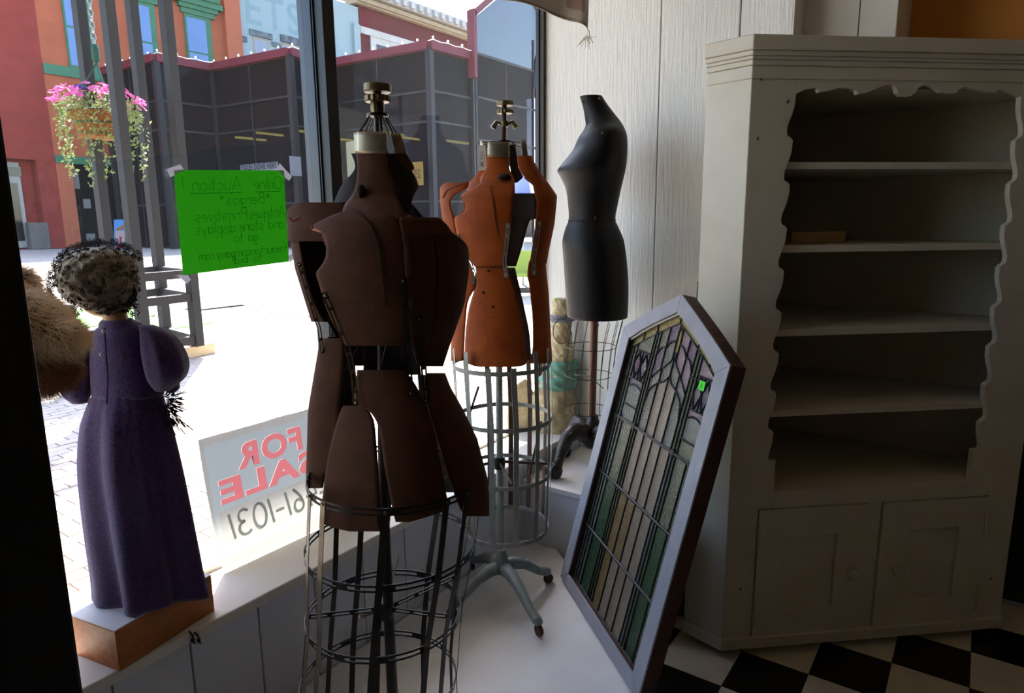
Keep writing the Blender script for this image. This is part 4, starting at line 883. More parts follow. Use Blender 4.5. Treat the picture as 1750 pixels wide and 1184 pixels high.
# ================================================================== leaning stained glass window
mat('grey_paint', (150, 154, 164), 0.5, (136, 139, 148), 14, (1, 1, 1), 0.15, 40)
mat('old_oak', (74, 38, 24), 0.55, (48, 26, 18), 16, (1, 1, 8), 0.35, 30)
mat('lead', (36, 36, 40), 0.5, (28, 28, 32), 30, metal=0.4)
mat('putty', (206, 204, 190), 0.8)
def sg(name, c, c2): return mat(name, c, 0.12, c2, 14, (1, 1, 1), 0.5, 150, spec=0.6, sharp=0.15, detail=3)
sg('glass_green', (44, 74, 46), (34, 60, 36)); sg('glass_amber', (122, 100, 60), (106, 92, 66)); sg('glass_pearl', (136, 124, 106), (116, 106, 94)); sg('glass_yellow', (146, 130, 62), (130, 116, 56))
sg('glass_purple', (78, 60, 82), (94, 80, 96)); sg('glass_pink', (130, 110, 118), (106, 88, 102)); sg('glass_grey', (96, 102, 96), (82, 88, 84)); sg('glass_olive', (88, 92, 66), (76, 82, 60)); sg('glass_wine', (78, 44, 60), (64, 36, 50))
PHI = 0.2456484; UL = Vector((0, 0, 1)) * math.cos(PHI) + ndir * math.sin(PHI); NF = -(ndir * math.cos(PHI) - Vector((0, 0, 1)) * math.sin(PHI)); TH = 0.05
O0 = P1 + Vector((0, 0, math.sin(PHI) * TH + 0.001))
def wp(u, v, h=0.0): return O0 + wdir * u + UL * v + NF * h
sw = thing('stained_glass_window', 'pointed stained glass window in a grey painted wooden frame, leaning beside the cabinet', 'window', wp(0.33, 0, -TH / 2))
OUT = [(0, 0.945), (0.085, 0.986), (0.17, 1.025), (0.255, 1.062), (0.335, 1.096), (0.415, 1.062), (0.5, 1.025), (0.585, 0.986), (0.67, 0.945)]
INN = [(0.06, 0.912), (0.13, 0.95), (0.2, 0.983), (0.27, 1.013), (0.336, 1.04), (0.405, 1.013), (0.475, 0.983), (0.545, 0.95), (0.612, 0.912)]
def slab(name, poly, h0, h1, m, par=None): return MB().prism([wp(u, v, h0) for u, v in poly], NF * (h1 - h0)).build(name, m, par or sw, bevel=0.0015)
for nm, poly in (('stile', [(0, 0), (0.06, 0.04), (0.06, 0.912), (0, 0.945)]), ('stile', [(0.67, 0), (0.67, 0.945), (0.612, 0.912), (0.612, 0.04)]), ('bottom_rail', [(0, 0), (0.67, 0), (0.612, 0.04), (0.06, 0.04)]),
                 ('arch_rail', OUT[:5] + INN[4::-1]), ('arch_rail', OUT[4:] + INN[:3:-1])):
    f = slab(nm, poly, -TH, -0.006, 'old_oak'); slab('painted_face', poly, -0.006, 0, 'grey_paint', f)
MB().tube([wp(u, v, -0.012) for u, v in INN[:5]], 0.0045, 5).build('putty_bead', 'putty', sw)
panes = []; lead = MB()
def top(u): return interp(INN, u)[0]
def pane(poly, m, h=0.0):
    o = MB().prism([wp(u, v, -0.026 + h) for u, v in poly], NF * 0.004).build('glass_pane', m, sw)
    pts = [wp(u, v, -0.021 + h) for u, v in poly]
    for a, b in zip(pts, pts[1:] + pts[:1]):
        if (b - a).length > 1e-4: lead.tube([a, b], 0.0031, 5)
def strip(u0, u1, lo, hi, m, n=4):
    us = [u0 + (u1 - u0) * i / n for i in range(n + 1)]
    pane([(u, lo(u) if callable(lo) else lo) for u in us] + [(u, hi(u) if callable(hi) else hi) for u in reversed(us)], m)
cols = [0.06, 0.083, 0.104, 0.128, 0.205, 0.222, 0.241, 0.297, 0.354, 0.411, 0.468, 0.487, 0.505, 0.566, 0.588, 0.612]
cm = ['glass_grey', 'glass_olive', 'glass_grey', 'glass_green', 'glass_olive', 'glass_olive', 'glass_amber', 'glass_amber', 'glass_pearl', 'glass_pearl', 'glass_grey', 'glass_olive', 'glass_green', 'glass_olive', 'glass_grey']
rws = [0.04, 0.238, 0.44, 0.648]
for r, (v0, v1) in enumerate(zip(rws, rws[1:])):
    for k, (a, b) in enumerate(zip(cols, cols[1:])):
        m = cm[k]
        if r == 2 and k in (6, 7, 8, 9): m = 'glass_pearl'
        if r == 0 and k in (7, 8): m = 'glass_pearl'
        if r == 2 and k in (3, 12): m = 'glass_olive'
        strip(a, b, v0, v1, m, 1)
yb_ = lambda u: top(u) - 0.03
for a, b in ((0.06, 0.13), (0.13, 0.21), (0.21, 0.336), (0.336, 0.47), (0.47, 0.55), (0.55, 0.612)): strip(a, b, yb_, top, 'glass_yellow', 3)
IO = [(0.241, 0.735), (0.246, 0.765), (0.262, 0.792), (0.30, 0.815), (0.336, 0.828), (0.356, 0.85), (0.376, 0.828), (0.415, 0.815), (0.45, 0.792), (0.463, 0.765), (0.468, 0.735)]
OO = [(0.241, 0.815), (0.27, 0.842), (0.31, 0.868), (0.34, 0.89), (0.356, 0.92), (0.372, 0.89), (0.405, 0.868), (0.44, 0.842), (0.468, 0.815)]
io = lambda u: interp(IO, u)[0]; oo = lambda u: interp(OO, u)[0]
for a, b, m in ((0.241, 0.297, 'glass_grey'), (0.297, 0.354, 'glass_pearl'), (0.354, 0.411, 'glass_pearl'), (0.411, 0.468, 'glass_grey')): strip(a, b, 0.648, io, m, 5)
for a, b in ((0.241, 0.30), (0.30, 0.356), (0.356, 0.41), (0.41, 0.468)): strip(a, b, io, oo, 'glass_grey', 5)
strip(0.344, 0.368, lambda u: oo(u) + 0.002, lambda u: yb_(u) - abs(u - 0.356) * 2, 'glass_yellow', 4)
for a, b, m1, m2 in ((0.241, 0.29, 'glass_purple', 'glass_olive'), (0.29, 0.344, 'glass_grey', 'glass_purple'), (0.368, 0.42, 'glass_pink', 'glass_pink'), (0.42, 0.468, 'glass_pink', 'glass_purple')):
    md = lambda u: (oo(u) + yb_(u)) / 2 + 0.012 * math.sin((u - a) / (b - a) * math.pi)
    strip(a, b, oo, md, m1, 4); strip(a, b, md, yb_, m2, 4)
for (a, b, e) in ((0.205, 0.222, 0.887), (0.222, 0.241, 0.887), (0.468, 0.487, 0.873), (0.487, 0.505, 0.873)):
    strip(a, b, 0.648, e, 'glass_olive', 1); strip(a, b, e, yb_, 'glass_olive', 1)
def diamond(u0, v0, u1, v1, m, mc):
    um, vm = (u0 + u1) / 2, (v0 + v1) / 2
    pane([(um, v0), (u1, vm), (um, v1), (u0, vm)], m)
    for t in ([(u0, v0), (um, v0), (u0, vm)], [(um, v0), (u1, v0), (u1, vm)], [(u1, vm), (u1, v1), (um, v1)], [(u0, vm), (um, v1), (u0, v1)]): pane(t, mc)
for (a, b, sgn) in ((0.104, 0.205, -1), (0.505, 0.588, 1)):
    strip(a, b, 0.648, 0.70, 'glass_grey' if sgn < 0 else 'glass_olive', 2); strip(a, b, 0.70, lambda u: 0.76 + 0.012 * math.sin((u - a) / (b - a) * math.pi), 'glass_grey', 5)
    strip(a, b, lambda u: 0.76 + 0.012 * math.sin((u - a) / (b - a) * math.pi), 0.79, 'glass_purple' if sgn < 0 else 'glass_pink', 5)
    m = (a + b) / 2; diamond(a, 0.79, m, 0.885, 'glass_wine' if sgn < 0 else 'glass_pink', 'glass_purple'); diamond(m, 0.79, b, 0.885, 'glass_purple', 'glass_grey')
    strip(a, b, 0.885, lambda u: yb_(u) if yb_(u) > 0.885 else 0.886, 'glass_olive' if sgn < 0 else 'glass_pink', 3)
for (a, b, m) in ((0.06, 0.083, 'glass_grey'), (0.083, 0.104, 'glass_olive'), (0.588, 0.612, 'glass_grey')):
    strip(a, b, 0.648, 0.78, m, 1); strip(a, b, 0.78, yb_, m, 1)
for v in rws[1:]: lead.tube([wp(0.06, v, -0.019), wp(0.612, v, -0.019)], 0.0042, 6)
for u, v in ((0.222, 0.648), (0.487, 0.648), (0.104, 0.648), (0.588, 0.648)): lead.lathe([(0.012, 0), (0.012, 0.004), (0.007, 0.006)], wp(u, v, -0.02), 12, ax=NF)
lead.build('lead_came', 'lead', sw)
mat('tag_green', (70, 230, 40), 0.6)
tg = slab('price_tag', [(0.527, 0.85), (0.558, 0.85), (0.558, 0.876), (0.527, 0.876)], -0.018, -0.0165, 'tag_green'); text_on('1', 0.016, wp(0.5425, 0.857, -0.0155), wdir, UL, 'ink_black', tg, 0.0006)
# strip of wood standing behind the stained glass
mat('grey_wood', (120, 108, 94), 0.8, (92, 82, 72), 12, (1, 1, 8))
a = at_x(1181, 530, 2.36); b0 = Vector((a.x, a.y, 0))
pr = MB(); tz = at_x(1186, 482, 2.36).z
pr.prism([b0 + Vector((0, 0.035, 0)), b0 - Vector((0, 0.035, 0)), Vector((b0.x + 0.02, b0.y - 0.03, tz)), Vector((b0.x + 0.02, b0.y - 0.012, tz + 0.0))], (0.02, 0, 0))
tag(pr.build('wood_strip', 'grey_wood'), 'narrow weathered board propped upright behind the stained glass window', 'board')

# ================================================================== corner cabinet
mat('cabinet_paint', (208, 202, 186), 0.42, (197, 190, 173), 8, (1, 1, 1), 0.14, 26, spec=0.35)
mat('cabinet_inside', (212, 202, 178), 0.55, (200, 190, 166), 6, bump=0.08, bscale=30)
F1, F2 = Vector((2.2, 0.638, 0)), Vector((2.92, -0.178, 0)); LB, RB, AP = Vector((2.234, 0.79, 0)), Vector((3.08, -0.15, 0)), Vector((3.08, 0.79, 0))
pf = (F2 - F1).normalized(); nf = Vector((-pf.y, pf.x, 0)); WF = (F2 - F1).length
def cp(s, z, d=0.0): return F1 + pf * s + nf * d + Vector((0, 0, z))
cb = thing('corner_cabinet', 'white painted corner cabinet with scalloped open shelves above two panelled doors', 'cabinet', (2.62, 0.25, 0))
def cboard(name, poly, d0, d1, m='cabinet_paint', par=None, bevel=0.002): return MB().prism([cp(s, z, d0) for s, z in poly], nf * (d1 - d0)).build(name, m, par or cb, bevel=bevel)
sc_ = [(0.0, 0.146), (0.25, 0.1445), (0.45, 0.138), (0.62, 0.129), (0.76, 0.124), (0.86, 0.1245), (0.92, 0.129), (0.94, 0.138), (0.97, 0.139), (1.0, 0.146)]
left = []; z = 1.923
while z - 0.136 > 0.8:
    left += [(s, z - 0.136 * t) for t, s in sc_[:-1]]; z -= 0.136
left += [(0.146, z), (0.144, z - 0.03), (0.138, z - 0.06), (0.132, z - 0.085), (0.134, z - 0.1), (0.16, z - 0.1), (0.16, 0.622)]
MIR = 1.054
right = [(MIR - s, zz) for s, zz in left]
cboard('stile', [(0, 0.06), (0, 1.968)] + [(0.146, 1.968)] + left + [(0.16, 0.56), (0.1085, 0.56), (0.1085, 0.06)], 0, 0.02)
cboard('stile', [(WF, 0.06), (WF, 1.968), (MIR - 0.146, 1.968)] + right + [(MIR - 0.16, 0.56), (0.979, 0.56), (0.979, 0.06)], 0, 0.02)
tr = [(0.146, 1.923), (0.175, 1.936), (0.205, 1.941), (0.215, 1.938), (0.221, 1.928), (0.25, 1.932), (0.287, 1.943), (0.325, 1.941), (0.342, 1.936), (0.35, 1.924), (0.38, 1.93), (0.415, 1.943), (0.446, 1.954), (0.465, 1.952), (0.476, 1.942), (0.482, 1.93), (0.495, 1.921), (0.512, 1.918), (0.53, 1.922), (0.545, 1.933), (0.549, 1.945), (0.57, 1.956), (0.6, 1.948), (0.632, 1.933), (0.66, 1.929), (0.684, 1.932), (0.69, 1.942), (0.712, 1.951), (0.75, 1.945), (0.79, 1.935), (0.819, 1.935), (0.826, 1.944), (0.85, 1.944), (0.88, 1.934), (0.908, 1.923)]
cboard('scalloped_rail', [(0.146, 1.968)] + tr + [(0.908, 1.968)], 0.0, 0.02)
cboard('rail', [(0.16, 0.558), (0.894, 0.558), (0.894, 0.62), (0.16, 0.62)], 0, 0.02); cboard('rail', [(0.11, 0.06), (0.978, 0.06), (0.978, 0.068), (0.11, 0.068)], 0, 0.02)
cboard('centre_stile', [(0.512, 0.068), (0.57, 0.068), (0.57, 0.558), (0.512, 0.558)], 0.004, 0.022)
def side(name, a, b, z0, z1, th, m='cabinet_paint'):
    t = (b - a).normalized(); n = Vector((-t.y, t.x, 0)); MB().obox(a + Vector((0, 0, z0)), b - a, n * th, Vector((0, 0, z1 - z0))).build(name, m, cb, bevel=0.0015)
side('side_panel', LB, F1, 0.06, 1.968, 0.018); side('side_panel', F2, RB, 0.06, 1.968, 0.018)
side('back_panel', RB + Vector((0, 0, 0)), AP, 0.06, 1.968, 0.014, 'cabinet_inside'); side('back_panel', AP, LB, 0.06, 1.968, 0.014, 'cabinet_inside')
inner = [cp(0.02, 0, 0.022), cp(WF - 0.02, 0, 0.022), Vector((3.064, -0.13, 0)), Vector((3.064, 0.774, 0)), Vector((2.25, 0.774, 0))]
for zt_, nm in ((1.722, 'shelf'), (1.459, 'shelf'), (1.182, 'shelf'), (0.904, 'shelf'), (0.62, 'deck'), (0.09, 'deck'), (1.968, 'top_board')):
    MB().prism([q + Vector((0, 0, zt_ - 0.023)) for q in inner], (0, 0, 0.023)).build(nm, 'cabinet_inside' if nm != 'shelf' else 'cabinet_paint', cb, bevel=0.0015)
def offs(poly, ds):
    n = len(poly); out = []
    for i in range(n):
        a, b, c = poly[i - 1], poly[i], poly[(i + 1) % n]; t1 = (b - a).normalized(); t2 = (c - b).normalized()
        n1 = Vector((t1.y, -t1.x, 0)); n2 = Vector((t2.y, -t2.x, 0)); d1, d2 = ds[i - 1], ds[i]
        cr = t1.x * t2.y - t1.y * t2.x; w = (b + n2 * d2) - (b + n1 * d1); k = (w.x * t2.y - w.y * t2.x) / cr; out.append(b + n1 * d1 + t1 * k)
    return out
foot = [LB, F1, F2, RB, AP]
for nm, z0, z1, d in (('frieze', 1.966, 2.004, 0.006), ('crown', 2.004, 2.02, 0.012), ('crown', 2.02, 2.03, 0.018), ('crown', 2.03, 2.044, 0.025), ('crown', 2.044, 2.086, 0.034), ('base_moulding', 0.032, 0.074, 0.014), ('plinth', 0.0, 0.032, -0.09)):
    MB().prism([q + Vector((0, 0, z0)) for q in offs(foot, [d, d, d, 0 if d > 0 else d, 0 if d > 0 else d])], (0, 0, z1 - z0)).build(nm, 'cabinet_paint', cb, bevel=0.003)
mat('hinge_paint', (196, 186, 168), 0.4)
for (s0, s1, sk, sh) in ((0.111, 0.508, 0.467, 0.111), (0.572, 0.975, 0.637, 0.976)):
    z0, z1 = 0.072, 0.556; a0, a1 = s0 + 0.099, s1 - 0.101; b0_, b1_ = 0.172, 0.45; mb = MB()
    if s0 > 0.5: a0, a1 = s0 + 0.108, s1 - 0.1
    for poly in ([(s0, z0), (a0, z0), (a0, z1), (s0, z1)], [(a1, z0), (s1, z0), (s1, z1), (a1, z1)], [(a0, z0), (a1, z0), (a1, b0_), (a0, b0_)], [(a0, b1_), (a1, b1_), (a1, z1), (a0, z1)]):
        mb.prism([cp(s, z, -0.006) for s, z in poly], nf * 0.022)
    dr = mb.build('door', 'cabinet_paint', cb)
    cboard('panel', [(a0 - 0.004, b0_ - 0.004), (a1 + 0.004, b0_ - 0.004), (a1 + 0.004, b1_ + 0.004), (a0 - 0.004, b1_ + 0.004)], 0.002, 0.012, par=dr, bevel=0)
    fr = [cp(s, z, -0.004) for s, z in ((a0, b0_), (a1, b0_), (a1, b1_), (a0, b1_))]; MB().tube(fr, 0.003, 4, close=True).build('panel_bead', 'cabinet_paint', dr)
    MB().lathe([(0.008, 0), (0.007, 0.008), (0.018, 0.014), (0.019, 0.02), (0.012, 0.027), (0.006, 0.028)], cp(sk, 0.299, -0.006), 10, ax=-nf).build('knob', 'cabinet_paint', dr)
    for za, zb_ in ((0.412, 0.508), (0.115, 0.208)): MB().tube([cp(sh, za, -0.008), cp(sh, zb_, -0.008)], 0.0055, 8).build('hinge', 'hinge_paint', dr)
# nail heads and chips on the cabinet
for s, z in ((0.03, 1.965), (0.12, 1.9), (0.06, 0.26), (1.03, 0.23), (0.03, 1.79)): MB().ball(cp(s, z, 0), 0.003, 6, 4, (1, 1, 2)).build('nail', 'rust', cb)
ps_ = cboard('paper_strip', [(1.0, 1.79), (1.018, 1.79), (1.018, 1.905), (1.0, 1.905)], -0.0015, 0.0, 'paper_tag', bevel=0)
for zz, ch in ((1.885, '7'), (1.86, '2'), (1.83, '0')): text_on(ch, 0.022, cp(1.009, zz - 0.01, -0.003), pf, (0, 0, 1), 'ink_black', ps_, 0.001)
# small timber block on a shelf
mat('block_wood', (170, 145, 100), 0.7, (152, 128, 86), 8, (1, 1, 8))
q = cp(0.25, 1.4595, 0.16); MB_ = MB().obox(q, pf * 0.2, nf * 0.05, Vector((0, 0, 0.04))); tag(MB_.build('wood_block', 'block_wood', bevel=0.002), 'short pale timber block lying on the second cabinet shelf', 'wood block')
# ================================================================== doll on her wooden box
mat('box_wood', (190, 112, 40), 0.5, (152, 82, 24), 10, (1, 7, 7), 0.1, 20, detail=8)
mat('box_top', (216, 216, 222), 0.5, (204, 204, 212), 8)
mat('purple_wool', (94, 62, 128), 0.95, (54, 34, 84), 130, (1, 1, 1), 0.55, 480, sheen=0.6, spec=0.1, detail=6)
mat('doll_skin', (206, 164, 116), 0.5, (190, 148, 104), 10)
mat('black_lace', (38, 34, 32), 0.85, (24, 22, 22), 60)
mat('grey_lace', (176, 164, 144), 0.9, (110, 98, 84), 55, (1, 1, 1), 0.8, 90, sharp=0.7, detail=3)
mat('black_yarn', (18, 17, 18), 0.95)
mat('button', (206, 200, 196), 0.4)
c00 = at_z(205, 1148, ZS); cR = at_z(367, 1043, ZS); ux = (cR - c00); ux.z = 0; Lb = ux.length; ux.normalize(); uy = Vector((-ux.y, ux.x, 0)); Wb = 0.15; Hb = 0.098
bx = thing('wooden_box', 'honey coloured wooden box with a pale top under the doll', 'box', c00 + ux * Lb / 2 + uy * Wb / 2)
MB().obox(c00, ux * Lb, uy * Wb, Vector((0, 0, Hb - 0.003))).build('body', 'box_wood', bx, bevel=0.0015)
MB().obox(c00 + Vector((0, 0, Hb - 0.003)) + ux * 0.0008 + uy * 0.0008, ux * (Lb - 0.0016), uy * (Wb - 0.0016), Vector((0, 0, 0.003))).build('top_sheet', 'box_top', bx)
ZT = ZS + Hb
bcx = c00 + ux * Lb * 0.5 + uy * Wb * 0.5
DD = (bcx).dot(E2) - 0.005
card = thing('price_card', 'white handwritten price card lying on the box behind the skirt', 'card', c00 + ux * (Lb - 0.03) + uy * (Wb - 0.03) + Vector((0, 0, Hb)))
q = c00 + ux * (Lb - 0.055) + uy * 0.062 + Vector((0, 0, Hb + 0.0002)); MB().obox(q, ux * 0.062, uy * 0.085, Vector((0, 0, 0.0012))).build('card_sheet', 'paper_tag', card)
text_on('76', 0.014, q + ux * 0.035 + uy * 0.042 + Vector((0, 0, 0.0022)), ux, uy, 'ink_black', card, 0.0002); text_on('20', 0.014, q + ux * 0.035 + uy * 0.014 + Vector((0, 0, 0.0022)), ux, uy, 'ink_black', card, 0.0002)
dl = thing('doll', 'tall doll seen from behind in a purple wool dress and black lace bonnet', 'doll', Vector((bcx.x, bcx.y, ZT)))
hem_y = 1014
def fold(t, k):
    return 1 + (0.25 + 0.75 * k) * (0.17 * math.sin(5 * t + 0.9) + 0.09 * math.sin(9 * t + 2.0)) * min(1, 4 * k) + 0.014 * math.sin(23 * t) * (1 - k)
skirt = [(668, 164, 272), (690, 155, 280), (730, 146, 292), (790, 144, 305), (850, 150, 316), (920, 160, 328), (980, 170, 338), (hem_y, 174, 345)]
sk = blob(skirt, DD, 0.66, n=72, m=30, fold=fold)
zmin = min(v.z for v in sk.v)
for v in sk.v:
    if v.z < ZT + 0.002: v.z = ZT + 0.002
sk.build('skirt', 'purple_wool', dl, smooth=True)
bod = [(548, 186, 226), (556, 172, 246), (568, 160, 260), (590, 156, 268), (620, 156, 272), (650, 158, 276), (676, 160, 278)]
blob(bod, DD, 0.62, n=40, m=18).build('bodice', 'purple_wool', dl, smooth=True)
blob([(545, 176, 224), (550, 172, 230), (558, 172, 240), (564, 176, 240)], DD, 0.8, n=28, m=8).build('collar', 'purple_wool', dl, smooth=True)
blob([(515, 172, 214), (535, 176, 215), (552, 180, 220)], DD, 0.95, n=20, m=8).build('neck', 'doll_skin', dl, smooth=True)
def puff(t, k): return 1 + 0.05 * math.sin(7 * t) * math.sin(math.pi * k)
blob([(556, 238, 262), (565, 240, 284), (580, 241, 301), (600, 243, 313), (622, 247, 320), (642, 252, 317), (656, 258, 305), (667, 266, 290)], DD - 0.02, 0.85, n=30, m=20, fold=puff).build('sleeve', 'purple_wool', dl, smooth=True)
blob([(566, 140, 168), (590, 124, 164), (620, 108, 160), (650, 102, 156), (672, 108, 154), (688, 124, 150)], DD - 0.01, 0.85, n=30, m=18, fold=puff).build('sleeve', 'purple_wool', dl, smooth=True)
for s, x in ((1, 292), (-1, 126)):
    a = at_d(x, 660, DD); MB().tube([a, a + E2 * 0.05 + E1 * (-0.02 * s) + Vector((0, 0, -0.012)), a + E2 * 0.09 - E1 * 0.04 * s], [0.016, 0.014, 0.011], 10).build('forearm', 'purple_wool', dl, smooth=True)
    MB().ball(a + E2 * 0.105 - E1 * 0.045 * s, 0.013, 10, 8, (1, 1.2, 0.8)).build('hand', 'doll_skin', dl, smooth=True)
MB().tube([at_d(178, 560, DD - 0.055), at_d(181, 600, DD - 0.066), at_d(184, 650, DD - 0.066), at_d(182, 690, DD - 0.072)], 0.0022, 6).build('placket', 'purple_wool', dl)
for (x, y) in ((177, 566), (173, 606)): MB().lathe([(0.004, 0), (0.004, 0.0015), (0.002, 0.003)], at_d(x, y, DD - 0.068), 10, ax=-E2).build('button', 'button', dl)
# head and lace bonnet
hc = at_d(172, 486, DD); MB().ball(hc + E2 * 0.012, 0.066, 20, 14, (0.95, 1.0, 1.1)).build('head', 'doll_skin', dl, smooth=True)
def bump(t, k): return 1 + 0.03 * math.sin(11 * t + 20 * k) + 0.025 * math.sin(17 * t - 31 * k)
bon = blob([(426, 150, 196), (434, 126, 212), (448, 112, 222), (468, 106, 226), (490, 110, 228), (506, 122, 226), (518, 142, 222), (528, 162, 217), (533, 176, 212)], DD, 0.98, n=56, m=40, fold=bump)
bn = bon.build('bonnet', 'grey_lace', dl, smooth=True)
rl = random.Random(5); lace = MB()
def curl(c, n, r):
    x = n.orthogonal().normalized(); x = (Matrix.Rotation(rl.uniform(0, 6.28), 3, n) @ x); y = n.cross(x); k = 7
    lace.tube([c + (x * math.cos(2 * math.pi * i / k) + y * math.sin(2 * math.pi * i / k) * rl.uniform(0.5, 1)) * r + n * rl.uniform(-0.001, 0.003) for i in range(k)], 0.0007, 4, close=True)
ctr = at_d(168, 488, DD)
for k in range(620):
    v = rl.choice(bon.v); n = (v - ctr).normalized(); curl(v + n * 0.001, n, rl.uniform(0.0025, 0.0045))
for k in range(360):        # ruffle standing off the rim towards the window side
    t = rl.uniform(-0.15, 1.0); a = math.pi * (0.35 + t * 1.0)
    y = 488 - 72 * math.sin(a) * 1.02; x = 172 + 84 * math.cos(a); w = rl.uniform(-0.5, 1.0)
    p = at_d(x + 9 * w * math.cos(a), y - 7 * w * math.sin(a), DD + 0.02 + 0.035 * rl.random()); curl(p, (E2 * -1 + Vector((rl.gauss(0, .4), rl.gauss(0, .4), rl.gauss(0, .4)))).normalized(), rl.uniform(0.003, 0.005))
for k in range(130):
    x = 222 + rl.gauss(6, 4); y = rl.uniform(462, 545); curl(at_d(x, y, DD + rl.uniform(-0.01, 0.03)), (Vector((rl.gauss(0, 1), rl.gauss(0, 1), rl.gauss(0, 1)))).normalized(), rl.uniform(0.003, 0.005))
for k in range(120):
    x = 122 + rl.gauss(4, 7); y = 545 - abs(rl.gauss(0, 26)); curl(at_d(x + (545 - y) * -0.1, y, DD + rl.uniform(0.0, 0.03)), (Vector((rl.gauss(0, 1), rl.gauss(0, 1), rl.gauss(0, 1)))).normalized(), rl.uniform(0.003, 0.005))
tag(lace.build('lace_trim', 'black_lace', dl), kind='stuff')
ys = MB(); tc_ = at_d(288, 698, DD)
for k in range(420):
    d = Vector((rl.gauss(0, 1), rl.gauss(0, 1), rl.gauss(0, 1))); d.z *= 1.6; d *= 0.012; p = tc_ + Vector((d.x, d.y, d.z)); e = p + d * 0.25 + E1 * 0.004 + Vector((0, 0, -0.004)); ys.tube([p, e], 0.0011, 4)
tag(ys.build('yarn_bag', 'black_yarn', dl), kind='stuff')

# ================================================================== furry toy bear half hidden by the post
mat('bear_skin', (120, 82, 50), 0.95, (90, 60, 38), 20)
mat('fur_tan_sunlit', (250, 230, 200), 0.8, (224, 190, 150), 9, sheen=0.4); mat('fur_brown', (174, 124, 80), 0.8, (130, 88, 54), 9, sheen=0.4)  # tan of the upper fur paled as if sunlit
DBR = 1.24
hb_ = at_d(22, 572, DBR); rb = Vector((hb_.x, hb_.y, ZS)) + E1 * -0.05 - E2 * 0.0
rb = at_d(-75, 700, DBR); rb = Vector((rb.x, rb.y, ZS))
br = thing('toy_bear', 'fluffy tan and brown toy bear left of the doll, mostly hidden by the black post', 'toy', rb)
SH = []
def lump(name, c, r, sc, m='bear_skin'):
    SH.append((Vector(c), r, sc)); return MB().ball(c, r, 24, 16, sc).build(name, m, br, smooth=True)
lump('head', hb_, 0.092, (1, 1, 0.95)); mz = hb_ + E1 * 0.092 - E2 * 0.01 + Vector((0, 0, -0.002)); lump('muzzle', mz, 0.042, (0.95, 0.95, 0.75)); lump('cheek', hb_ + E1 * 0.035 + Vector((0, 0, -0.062)), 0.062, (1, 1, 0.8))
MB().ball(mz + E1 * 0.03 + Vector((0, 0, 0.012)), 0.009, 10, 8).build('nose', 'black_yarn', br)
zb = rb.z; bdy = Vector((rb.x, rb.y, zb + 0.15)); lump('body', bdy, 0.085, (1, 1, 1.75)); lump('neck', (bdy + hb_) / 2 + Vector((0, 0, 0.07)) - E1 * 0.01, 0.06, (0.8, 0.8, 1.6))
for s in (-1, 1): lump('leg', Vector((rb.x, rb.y, zb + 0.05)) + E1 * 0.045 * s - E2 * 0.07, 0.048, (1, 1.5, 1)); lump('ear', hb_ + E2 * 0.06 * s - E1 * 0.02 + Vector((0, 0, 0.09)), 0.03, (1, 0.7, 1))
f1, f2 = MB(), MB(); rf = random.Random(9)
for c, r, sc in SH:
    cnt = int(36000 * r * r / 0.0096 * 0.5)
    for k in range(min(cnt, 15000)):
        n = Vector((rf.gauss(0, 1), rf.gauss(0, 1), rf.gauss(0, 1))).normalized(); p = c + Vector((n.x * sc[0], n.y * sc[1], n.z * sc[2])) * r
        cl = math.sin(p.x * 70) * math.sin(p.z * 60 + 1) * math.sin(p.y * 66 + 2)
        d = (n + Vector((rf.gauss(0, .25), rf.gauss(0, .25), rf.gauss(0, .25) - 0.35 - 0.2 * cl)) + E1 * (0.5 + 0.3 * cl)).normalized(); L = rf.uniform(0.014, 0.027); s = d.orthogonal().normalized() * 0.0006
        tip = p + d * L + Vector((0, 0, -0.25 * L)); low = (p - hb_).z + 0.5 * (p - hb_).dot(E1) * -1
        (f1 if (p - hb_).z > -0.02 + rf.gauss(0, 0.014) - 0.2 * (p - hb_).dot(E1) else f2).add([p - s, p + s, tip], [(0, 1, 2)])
tag(f1.build('sunlit_tan_fur', 'fur_tan_sunlit', br), kind='stuff'); tag(f2.build('brown_fur', 'fur_brown', br), kind='stuff')

# ================================================================== signs on the window
mat('neon_paper', (98, 190, 68), 0.7, trans=0.55); mat('tape', (226, 226, 232), 0.6, trans=0.4); mat('pencil', (30, 140, 20), 0.9)
YS = 1.688
cs = [at_y(x, y, YS) for x, y in ((297, 290), (485, 291), (494, 447), (313, 470))]
gs = thing('paper_sign', 'bright green paper sign with handwriting seen in reverse, taped to the glass', 'sign', (cs[3] + cs[2]) / 2)
MB().prism(cs, (0, 0.0006, 0)).build('paper', 'neon_paper', gs)
for pts in ([(285, 289), (308, 281), (315, 291), (291, 303)], [(478, 279), (499, 302), (494, 309), (474, 290)], [(303, 470), (322, 470), (326, 478), (320, 485)], [(493, 437), (501, 432), (505, 440), (495, 449)]):
    MB().prism([at_y(x, y, YS - 0.001) for x, y in pts], (0, 0.0005, 0)).build('tape', 'tape', gs)
def circ(cx, cy, r, a0=0, a1=360, n=12, ry=None): return [(cx + r * math.cos(R(a0 + (a1 - a0) * i / n)), cy + (ry or r) * math.sin(R(a0 + (a1 - a0) * i / n))) for i in range(n + 1)]
